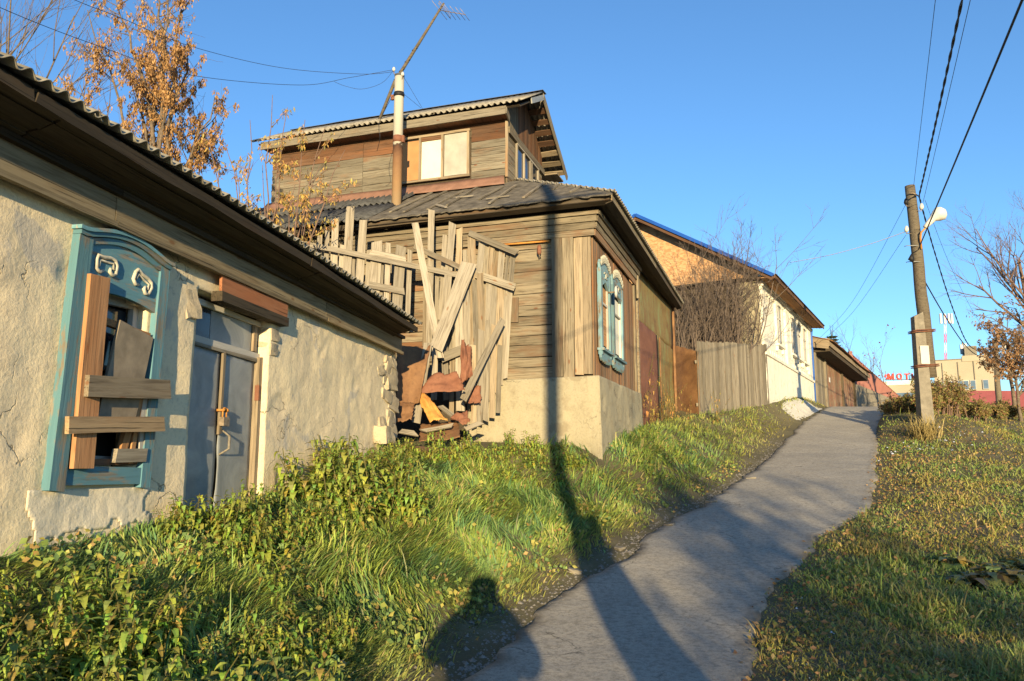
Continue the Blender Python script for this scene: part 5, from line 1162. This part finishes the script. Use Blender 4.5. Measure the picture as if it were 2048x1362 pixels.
tree('willow_bush', 'low spreading willow bush nearer the downhill path', (6.6, -11, z1(6.6, -11)), (0, 0, 1), 2.3, .04, 3, (8, 6, 4), ((2, 3), 5, .12, .15, GB, .45, .2, .6), bark='twig', cat='bush', stems=8, spread=1.6, ang=(20, 60), shrink=(.38, .6), up=.0)
tree('willow_bush', 'wide willow bush on the far right downhill slope', (13.5, -16, z1(13.5, -16)), (0, 0, 1), 3.4, .05, 3, (9, 6, 4), ((2, 3), 5, .12, .16, GB, .45, .2, .7), bark='twig', cat='bush', stems=12, spread=1.8, ang=(20, 60), shrink=(.38, .6), up=.0)

tree('bare_tree', 'short bare tree with brown leaf remnants beside the near power pole', (3.35, -13, z1(3.35, -13)), (.0, 0, 1), 3.5, .12, 4, (8, 5, 3, 1), ((3, 4), 1, .18, .2, BR, .6, .3, .2), ang=(30, 65), shrink=(.45, .65), up=.0, rmin=.026)

# ------------------------------------------------------------------ nettles and dry weeds
def plantmesh(name, seed, H, nl, size, cols, mat, wr=.5, stems=1, droop=.5, dry=.1):
    rg = random.Random(seed); V = []; Q = []; Cc = []
    def q4(a, b, c, d, col):
        n = len(V); V.extend((a, b, c, d)); Q.append((n, n+1, n+2)); Q.append((n, n+2, n+3)); Cc.extend([col]*4)
    for s in range(stems):
        lx, ly = rg.uniform(-.55, .55), rg.uniform(-.55, .55); ox, oy = rg.uniform(-.13, .13)*(stems > 1), rg.uniform(-.13, .13)*(stems > 1); h = H*rg.uniform(.55, 1.1)
        sp_ = lambda t: Vector((ox+lx*t*t*h, oy+ly*t*t*h, h*t))
        for i in range(5):
            a, b = sp_(i/5), sp_((i+1)/5); w_ = .005
            for e in (Vector((w_, 0, 0)), Vector((0, w_, 0))): q4(a-e, a+e, b+e*.8, b-e*.8, (.15, .14, .05))
        for k in range(nl):
            t = .18+.82*k/nl; base = sp_(t); yaw = k*1.57+rg.uniform(-.3, .3)
            for sgn in (0, math.pi):
                if rg.random() < .12: continue
                ya_ = yaw+sgn; d = Vector((math.cos(ya_), math.sin(ya_), 0)); sd_ = Vector((-d.y, d.x, 0)); L = size*(1.15-.55*t)*rg.uniform(.8, 1.2); dr_ = droop*rg.uniform(.3, 1.9)
                P_ = lambda s_: base+d*(.035+L*s_*math.cos(dr_*s_))+Vector((0, 0, L*(.25*s_-dr_*s_*s_)))
                c = rg.choice(cols); c = tuple(x*rg.uniform(.75, 1.2) for x in c)
                if rg.random() < dry: c = (.30, .22, .06)
                prof = ((0, .03), (.12, .26), (.33, .42), (.62, .27), (.84, .11), (1, .0))
                for (s0, w0), (s1, w1) in zip(prof[:-1], prof[1:]):
                    a, b = P_(s0), P_(s1); up_ = Vector((0, 0, .16*L))
                    q4(a, b, b+sd_*w1*L*wr*1.2+up_*w1, a+sd_*w0*L*wr*1.2+up_*w0, c); q4(b, a, a-sd_*w0*L*wr*1.2+up_*w0, b-sd_*w1*L*wr*1.2+up_*w1, c)
    me_o = npmesh(name, np.array([tuple(v) for v in V]), np.array(Q), M[mat], None, False, np.array(Cc)); return me_o
NC = [(.27, .35, .065), (.33, .39, .075), (.21, .30, .07), (.38, .39, .075)]
protos = [plantmesh('nettle_plant', 31+i, random.uniform(.42, .62), 14, .125, NC, 'leafg', stems=4, droop=.72, dry=.04) for i in range(5)]
spots = []
def put(u, v, Y, sc): spots.append((at(u, v, Y).x, Y, sc))
random.seed(3)
def h1spot(s, o): p = H1.w(s, -o, 0); return p.x, p.y
for k in range(60):
    s = random.uniform(9.2, 13.2); x_, y_ = h1spot(s, random.uniform(.18, .55+1.0*max(0, 1-abs(s-10)/2.4))); spots.append((x_, y_, random.uniform(.75, 1.3)*(1.22 if s < 11.2 else .68), 'leafy nettle in the patch against the plastered wall right of the zinc door', 'nettles right of the zinc door'))
for k in range(26):
    x_, y_ = h1spot(random.uniform(7.0, 9.0), random.uniform(.25, 1.0)); spots.append((x_, y_, random.uniform(.6, 1.0), 'leafy nettle growing in front of the zinc-clad door', 'nettles before the zinc door'))
for k in range(34):
    x_, y_ = h1spot(random.uniform(4.2, 7.0), random.uniform(.75, 2.0)); spots.append((x_, y_, random.uniform(.55, .85), 'leafy nettle below the boarded blue window', 'nettles below the blue window'))
for k in range(26):
    x_, y_ = h1spot(random.uniform(3.6, 5.6), random.uniform(.9, 2.5)); spots.append((x_, y_, random.uniform(.85, 1.25), 'tall nettle in the thicket down the bank from the blue window', 'nettle thicket down the bank'))
for k in range(34):
    x_ = random.uniform(-1.5, .9); spots.append((x_, random.uniform(12.4, 14.4)+.25*x_, random.uniform(.55, 1.0), 'nettle growing at the foot of the rusty sheets and broken fence', 'nettles by the broken fence'))
for k in range(8): spots.append((random.uniform(.2, 1.3), random.uniform(13.7, 14.5), random.uniform(.6, 1), 'nettle clump against the sunlit plinth of the timber house', 'nettles by the plinth'))
used = set()
for i, (x_, y_, sc, lb, gr) in enumerate(spots):
    pr = protos[i % 5]
    if i < 5: o = pr
    else: o = pr.copy(); COL.objects.link(o)
    o.location = (x_, y_, z1(x_, y_)-.02); o.rotation_euler = (random.uniform(-.15, .15), random.uniform(-.15, .15), random.uniform(0, 6.28)); sc *= .95; o.scale = (sc, sc, sc*random.uniform(.85, 1.1))
    tag(o, lb, 'nettle', gr)
DC = [(.50, .33, .12), (.44, .25, .09), (.40, .30, .10)]
dp = [plantmesh('dry_weed', 71+i, 1.25, 9, .13, DC, 'leafo', .32, 3, .9, .2) for i in range(3)]
for i, (u, Y) in enumerate(((1278, 20.3), (1292, 20.8), (1306, 21.2), (1318, 21), (1330, 21.6), (1345, 22), (1362, 22.3), (1285, 19.8), (1300, 20.2), (1312, 20.6), (1380, 22.5), (1270, 19.6), (1440, 23.6), (1432, 23.2))):
    o = dp[i] if i < 3 else dp[i % 3].copy()
    if i >= 3: COL.objects.link(o)
    x_ = at(u, 800, Y).x; o.location = (x_, Y, z1(x_, Y)-.02); o.rotation_euler = (random.uniform(-.1, .1), random.uniform(-.1, .1), random.uniform(0, 6)); sc = random.uniform(.55, 1.15) if i > 1 else 1.4; o.scale = (sc, sc, sc)
    tag(o, 'dry straw-coloured weed growing in front of the rusty gate and plank fence', 'weed', 'dry weeds by the rusty gate')

# ------------------------------------------------------------------ grass
def blades(name, X, Y, L, wdt, ang, lean, col, label, cat='grass', z=None):
    N = len(X); Z = gz(X, Y)-.01 if z is None else z; B = np.stack([X, Y, Z], 1); d = np.stack([np.cos(ang), np.sin(ang), np.zeros(N)], 1)
    wa = ang+np.pi/2+RNG.uniform(-.9, .9, N); wv_ = np.stack([np.cos(wa), np.sin(wa), np.zeros(N)], 1)*wdt[:, None]
    out = np.empty((N, 7, 3)); upc = np.sqrt(np.clip(1-lean**2*.8, .05, 1))
    for i, (t_, wf) in enumerate(((0, .8), (.38, 1), (.72, .7))):
        c = B+d*(L*lean*t_**1.5)[:, None]; c[:, 2] += L*upc*(t_-.42*lean*t_*t_)
        out[:, 2*i] = c-wv_*wf; out[:, 2*i+1] = c+wv_*wf
    c = B+d*(L*lean)[:, None]; c[:, 2] += L*upc*(1-.42*lean-.12*lean); out[:, 6] = c
    b = np.arange(N)[:, None]*7; Q = np.concatenate([b+np.array([q]) for q in ([0, 1, 3], [0, 3, 2], [2, 3, 5], [2, 5, 4], [4, 5, 6])], 1).reshape(-1, 3)
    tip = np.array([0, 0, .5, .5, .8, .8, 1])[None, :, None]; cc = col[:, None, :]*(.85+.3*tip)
    o = npmesh(name, out.reshape(-1, 3), Q, M['grass'], None, False, cc.reshape(-1, 3)); tag(o, label, cat, kind='stuff'); return o
def scatter(r0, r1, rho, a0=-41, a1=41):
    n = int(rho*rad(a1-a0)/2*(r1*r1-r0*r0)); r = np.sqrt(RNG.uniform(r0*r0, r1*r1, n)); a = np.radians(RNG.uniform(a0, a1, n)); return r*np.sin(a), r*np.cos(a)
LXs, LYs, RXs, RYs = [], [], [], []
for r0, r1, rho in ((2.8, 5, 2300), (5, 7, 3200), (7, 9.5, 2500), (9.5, 13, 1400), (13, 19, 560), (19, 28, 230), (28, 42, 90)):
    x_, y_ = scatter(r0, r1, rho); l = np.interp(y_, LY, LX); rr = np.interp(y_, RY, RX); b_ = np.interp(y_, BY, BX)
    rgl = np.array([ragL(q) for q in np.arange(0, 45, .1)]); rgr = np.array([ragR(q) for q in np.arange(0, 45, .1)]); gi = np.arange(0, 45, .1)
    l = l+np.interp(y_, gi, rgl); rr = rr+np.interp(y_, gi, rgr)
    edge = l-x_; pr_ = np.clip((edge-.10-.22*(np.sin(y_*1.9)*.5+.5)*np.clip(1.4-y_/30, .3, 1))/.6, 0, 1)**1.5
    m = (x_ < l) & (x_ > b_+.02) & (RNG.uniform(size=len(x_)) < pr_); LXs.append(x_[m]); LYs.append(y_[m])
    m = (x_ > rr-.10) & (RNG.uniform(size=len(x_)) < np.clip((x_-rr)/.35+.4, 0, 1)); RXs.append(x_[m]); RYs.append(y_[m])
X, Y = np.concatenate(LXs), np.concatenate(LYs); N = len(X); r = np.hypot(X, Y); edge = np.interp(Y, LY, LX)-X
fl = -.3+1.5*np.sin(X*1.3+Y*.8)+1.3*np.sin(X*3.1-Y*2.3)+.9*np.sin(X*6.3+Y*5.1)+RNG.normal(0, .4, N)
L = (.10+.16*np.clip((edge-.3)/1.2, 0, 1)*np.clip(1.25-(Y-8)/22, .45, 1))*RNG.uniform(.55, 1.3, N)
wallgap = X-np.interp(Y, BY, BX); L *= np.where(Y < 14, .45+.55*np.clip((wallgap-.5)/1.1, 0, 1), 1)
lng = RNG.uniform(size=N) < .07; L[lng] *= 1.7
ln = np.clip(.78+.16*np.sin(X*2.6+Y*1.9)+RNG.normal(0, .2, N), .1, .99)
g1 = np.array([[.25, .34, .07], [.31, .38, .085], [.19, .30, .095], [.37, .38, .10], [.42, .36, .15]]); pk = RNG.choice(5, N, p=[.34, .26, .24, .11, .05])
dryf = np.clip((1-edge/1.0), 0, 1)[:, None]*.7+np.clip((Y-18)/14, 0, .35)[:, None]; cl = g1[pk]*RNG.uniform(.75, 1.2, (N, 1)); pch = (np.sin(X*2.1+Y*1.3+1)*np.sin(Y*2.3-X*1.1)+.6*np.sin(X*4.7+Y*.9)*np.sin(Y*5.3+X))[:, None]; cl = cl*(1+.22*pch)*np.where(pch < -.2, np.array([[.78, .95, 1.25]]), np.array([[1.0, 1.0, 1.0]])); st = (RNG.uniform(size=(N, 1)) < .10*np.clip(pch+.4, 0, 1)); cl = np.where(st, np.array([[.46, .37, .17]]), cl); cl = cl*(1-dryf)+np.array([.33, .265, .10])*dryf
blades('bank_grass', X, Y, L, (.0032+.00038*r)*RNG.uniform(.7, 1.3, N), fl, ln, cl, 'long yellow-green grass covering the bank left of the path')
X, Y = np.concatenate(RXs), np.concatenate(RYs); q_ = np.sin(X*.9+Y*.55+2)*np.sin(Y*.8-X*.6)+.5*np.sin(X*2.6-Y*1.9)*np.sin(Y*2.2+X*.7); k_ = RNG.uniform(size=len(X)) < np.clip(1.4+q_*1.0, .62, 1); X, Y, q_ = X[k_], Y[k_], q_[k_]; N = len(X); r = np.hypot(X, Y); edge = X-np.interp(Y, RY, RX)
pat = np.sin(X*2.3+Y*.9)*np.sin(Y*1.7-X*.8)+.6*np.sin(X*5.1+2)*np.sin(Y*4.3); L = (.035+.035*np.clip(edge, 0, 1)+.075*np.clip(pat-.1, 0, 1)+.05*np.clip(q_, 0, 1))*RNG.uniform(.5, 1.5, N); L[RNG.uniform(size=N) < .04] *= 2.2
g2 = np.array([[.28, .31, .08], [.35, .33, .09], [.22, .265, .075], [.43, .35, .15], [.35, .23, .11]]); pk = RNG.choice(5, N, p=[.3, .25, .2, .17, .08]); cl = g2[pk]*RNG.uniform(.75, 1.2, (N, 1))
cl = cl*np.where(q_[:, None] > .15, np.array([[.78, 1.0, .9]]), np.array([[1.08, 1.0, .9]]))
dry = (np.clip(pat*.5+.15, 0, .8)*(RNG.uniform(size=N) < .6))[:, None]*.6; cl = cl*(1-dry)+np.array([.31, .24, .105])*dry
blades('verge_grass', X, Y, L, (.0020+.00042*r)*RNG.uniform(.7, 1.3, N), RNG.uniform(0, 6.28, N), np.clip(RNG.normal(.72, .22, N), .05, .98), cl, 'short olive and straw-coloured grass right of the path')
n = 11000; Y = 4.5+14*RNG.uniform(size=n)**1.5; W_ = np.interp(Y, LY, LX)-np.interp(Y, BY, BX); X = np.interp(Y, LY, LX)-.25-(W_-.3)*RNG.uniform(size=n)**1.2
k_ = (np.sin(X*2.7+Y*1.1)*np.sin(Y*3.1-X*1.9)+.5*np.sin(X*7+Y*3)+RNG.normal(0, .3, n)) > .25; X, Y = X[k_], Y[k_]; n = len(X)
tag(leaves('low_weeds', M['leafg'], None, np.stack([X, Y, gz(X, Y)+RNG.uniform(.03, .15, n)], 1), np.stack([RNG.normal(.3, .6, n), RNG.normal(-.5, .6, n), RNG.normal(-.35, .4, n)], 1), .06, [(.22, .30, .07), (.30, .34, .08), (.17, .26, .09), (.38, .34, .09), (.36, .24, .09)], .75), 'low broad-leaved weeds mixed into the bank grass', 'weeds', kind='stuff')
n = 14000; Y = 5.5+14*RNG.uniform(size=n)**1.5; X = np.interp(Y, RY, RX)+7*RNG.uniform(size=n)**1.3
k_ = (np.sin(X*1.9-Y*1.3)*np.sin(Y*2.3+X*1.1)+.5*np.sin(X*5-Y*4)+RNG.normal(0, .3, n)) > .35; X, Y = X[k_], Y[k_]; n = len(X)
tag(leaves('verge_weeds', M['leafg'], None, np.stack([X, Y, gz(X, Y)+RNG.uniform(.02, .08, n)], 1), np.stack([RNG.normal(0, .6, n), RNG.normal(-.5, .6, n), RNG.normal(-.2, .4, n)], 1), .045, [(.18, .24, .07), (.22, .24, .07), (.30, .22, .09), (.33, .25, .10)], .7), 'low creeping weeds mixed into the right-hand verge', 'weeds', kind='stuff')
# straw tussock at the foot of the pole
n = 260; a_ = RNG.uniform(0, 6.28, n); q = gp(1850, 845, 22.6); xx = q.x+RNG.normal(0, .16, n); yy = q.y+RNG.normal(0, .16, n)
tus = blades('straw_tussock', xx, yy, RNG.uniform(.45, .95, n), np.full(n, .011), a_, RNG.uniform(.3, .85, n), np.array([.42, .33, .14])*RNG.uniform(.7, 1.2, (n, 1)), 'pale straw tussock spreading at the foot of the concrete stub')
# broad-leaved dark plants in the right-hand grass
bl = [plantmesh('burdock_plant', 91+i, .16, 4, .34, [(.14, .17, .06), (.18, .19, .08), (.20, .17, .08)], 'leafg', .62, 2, .75, .08) for i in range(2)]
for i, (u, v, Y) in enumerate(((1960, 1150, 9.2), (1990, 1130, 9.5), (2025, 1160, 9.2), (1900, 1110, 9.9), (1945, 1170, 9.0), (2040, 1120, 9.7))):
    o = bl[i] if i < 2 else bl[i % 2].copy()
    if i >= 2: COL.objects.link(o)
    x_ = at(u, v, Y).x; o.location = (x_, Y, z1(x_, Y)); o.rotation_euler = (0, 0, i*1.3); o.scale = (.9, .9, .9); tag(o, 'frosted dark broad-leaved plant lying low in the right-hand grass', 'plant', 'broad-leaved plants in the right-hand grass')
# fallen leaves, crumbs of old snow, gravel at the path edge
n = 2200; Y = RNG.uniform(5.5, 24, n); X = np.interp(Y, RY, RX)+RNG.gamma(1.3, 1.6, n)-.15; Z = gz(X, Y)+RNG.uniform(.01, .06, n)
tag(leaves('fallen_leaves', M['leafo'], None, np.stack([X, Y, Z], 1), np.stack([RNG.normal(size=n), RNG.normal(size=n), RNG.normal(0, .2, n)], 1), .06, BR+OR, .6), 'scattered brown fallen leaves on the right-hand grass', 'leaves', kind='stuff')
def crumbs(name, mat, X, Y, S, flat, label, cat):
    V = []; Fq = []
    base = [(1, 0, 0), (.3, .9, 0), (-.8, .6, 0), (-.8, -.6, 0), (.3, -.9, 0)]
    for x_, y_, s_ in zip(X, Y, S):
        z_ = z1(x_, y_)+.0; n0 = len(V); a0 = random.uniform(0, 6)
        for bx_, by_, _ in base:
            k_ = s_*random.uniform(.6, 1.2); V.append((x_+(bx_*math.cos(a0)-by_*math.sin(a0))*k_, y_+(bx_*math.sin(a0)+by_*math.cos(a0))*k_, z_))
        V.append((x_+random.uniform(-.2, .2)*s_, y_+random.uniform(-.2, .2)*s_, z_+s_*flat))
        for k_ in range(5): Fq.append((n0+k_, n0+(k_+1) % 5, n0+5))
    o = npmesh(name, np.array(V), np.array(Fq), mat, None, False); return tag(o, label, cat, kind='stuff')
n = 110; Y = np.concatenate([RNG.normal(21.5, .7, 60), RNG.uniform(6.2, 9.6, 50)]); X = np.concatenate([np.interp(Y[:60], RY, RX)+RNG.normal(1.5, .6, 60), np.interp(Y[60:], RY, RX)+RNG.uniform(.3, 3.2, 50)])
crumbs('snow_crumbs', M['snow'], X, Y, np.concatenate([RNG.uniform(.015, .06, 60), RNG.uniform(.006, .022, 50)]), .7, 'small crumbs of old snow left in the right-hand grass', 'snow')
n = 3600; Y = 5+19*RNG.uniform(size=n)**1.4; l = np.interp(Y, LY, LX); X = l-RNG.gamma(1.8, .17, n)+.12
M['gravel'] = plain('gravel', (.26, .235, .20), .95, 0, .3, 30)
crumbs('gravel', M['gravel'], X, Y, RNG.gamma(2, .005, n)+.004, .8, 'loose gravel crumbs along the left edge of the path', 'gravel')
n = 700; Y = RNG.uniform(4, 20, n); X = np.interp(Y, LY, LX)+(np.interp(Y, RY, RX)-np.interp(Y, LY, LX))*np.clip(RNG.beta(.5, .5, n), .03, .97)
og = crumbs('path_grit', M['gravel'], X, Y, RNG.uniform(.004, .012, n), .8, 'fine grit and small stones scattered on the asphalt path', 'grit'); og.location.z = .033
for k, (u, v, Y, s_) in enumerate(((1150, 1145, 9.9, .10), (1340, 1048, 12.4, .12), (1420, 1000, 14.2, .11), (1500, 948, 16.8, .12), (1240, 1100, 11, .08))):
    x_ = at(u, v, Y).x; o = stone(None, M['concrete'], (x_, Y, z1(x_, Y)+.02), s_*1.6, s_*1.2, s_*.5, 'edge_stone', k*3, k); tag(o, 'flat pale stone lying at the left edge of the path', 'stone', 'flat stones at the path edge')

# ------------------------------------------------------------------ the photographer, who stands behind the camera and throws a shadow
def person():
    V = {}; E_ = []; R = {}
    def j(n, p, r, par=None):
        V[n] = Vector(p); R[n] = r
        if par: E_.append((par, n))
    gzf = z1(0, -.3)
    j('pel', (0, -.32, .92), (.40, .2)); j('sp', (0, -.32, 1.12), (.42, .2), 'pel'); j('ch', (0, -.31, 1.32), (.33, .18), 'sp'); j('nk', (0, -.29, 1.47), (.16, .13), 'ch'); j('hd', (0, -.28, 1.57), (.16, .14), 'nk'); j('hd2', (0, -.29, 1.68), (.175, .15), 'hd'); j('hd3', (0, -.29, 1.78), (.13, .11), 'hd2')
    for s, n in ((-1, 'l'), (1, 'r')):
        j(n+'sh', (s*.24, -.31, 1.36), (.14, .13), 'ch'); el = (s*.40, -.24, 1.02 if s > 0 else 1.10); j(n+'el', el, (.16, .14), n+'sh'); j(n+'wr', (s*.13, -.10, 1.50), (.04, .04), n+'el'); j(n+'pa', (s*.085, -.075, 1.555), (.036, .03), n+'wr')
        for k in range(4): j(n+'f%da' % k, (s*(.075-.004*k), -.05-.0*k, 1.60-.022*k), (.010, .010), n+'pa'); j(n+'f%db' % k, (s*(.045), -.055+.004*k, 1.615-.022*k), (.008, .008), n+'f%da' % k)
        j(n+'th', (s*.06, -.11, 1.55), (.011, .011), n+'pa'); j(n+'th2', (s*.045, -.12, 1.575), (.009, .009), n+'th')
        j(n+'hip', (s*.10, -.32, .86), (.115, .12), 'pel'); j(n+'kn', (s*.12, -.28, .48), (.075, .08), n+'hip'); j(n+'an', (s*.13, -.33, .10), (.05, .055), n+'kn'); j(n+'he', (s*.13, -.32, .045), (.045, .045), n+'an'); j(n+'to', (s*.14, -.13, .03), (.045, .03), n+'he')
    names = list(V); me = bpy.data.meshes.new('person'); me.from_pydata([tuple(V[n]+Vector((0, 0, gzf))) for n in names], [(names.index(a), names.index(b)) for a, b in E_], [])
    o = mko('person', me, M['coat']); md = o.modifiers.new('skin', 'SKIN'); 
    for i, n in enumerate(names): me.skin_vertices[0].data[i].radius = R[n]
    me.skin_vertices[0].data[0].use_root = True; o.modifiers.new('sub', 'SUBSURF').levels = 2; o.modifiers['sub'].render_levels = 2
    return tag(o, 'photographer in a dark coat standing on the path with elbows out, camera raised', 'person')
person()
cb = thing('hand_camera', 'black camera held up to the photographer\'s face', 'camera', loc=(0, -.12, 1.57)); MB().box(-.065, .065, -.03, .03, -.045, .045).build('camera_body', M['camb'], cb)
MB().box(-.025, .025, -.025, .025, .045, .068).build('viewfinder_hump', M['camb'], cb); MB().tube([(0, .03, 0), (0, .06, 0), (0, .085, 0)], [.033, .033, .03], 14).build('lens', M['camb'], cb, True)
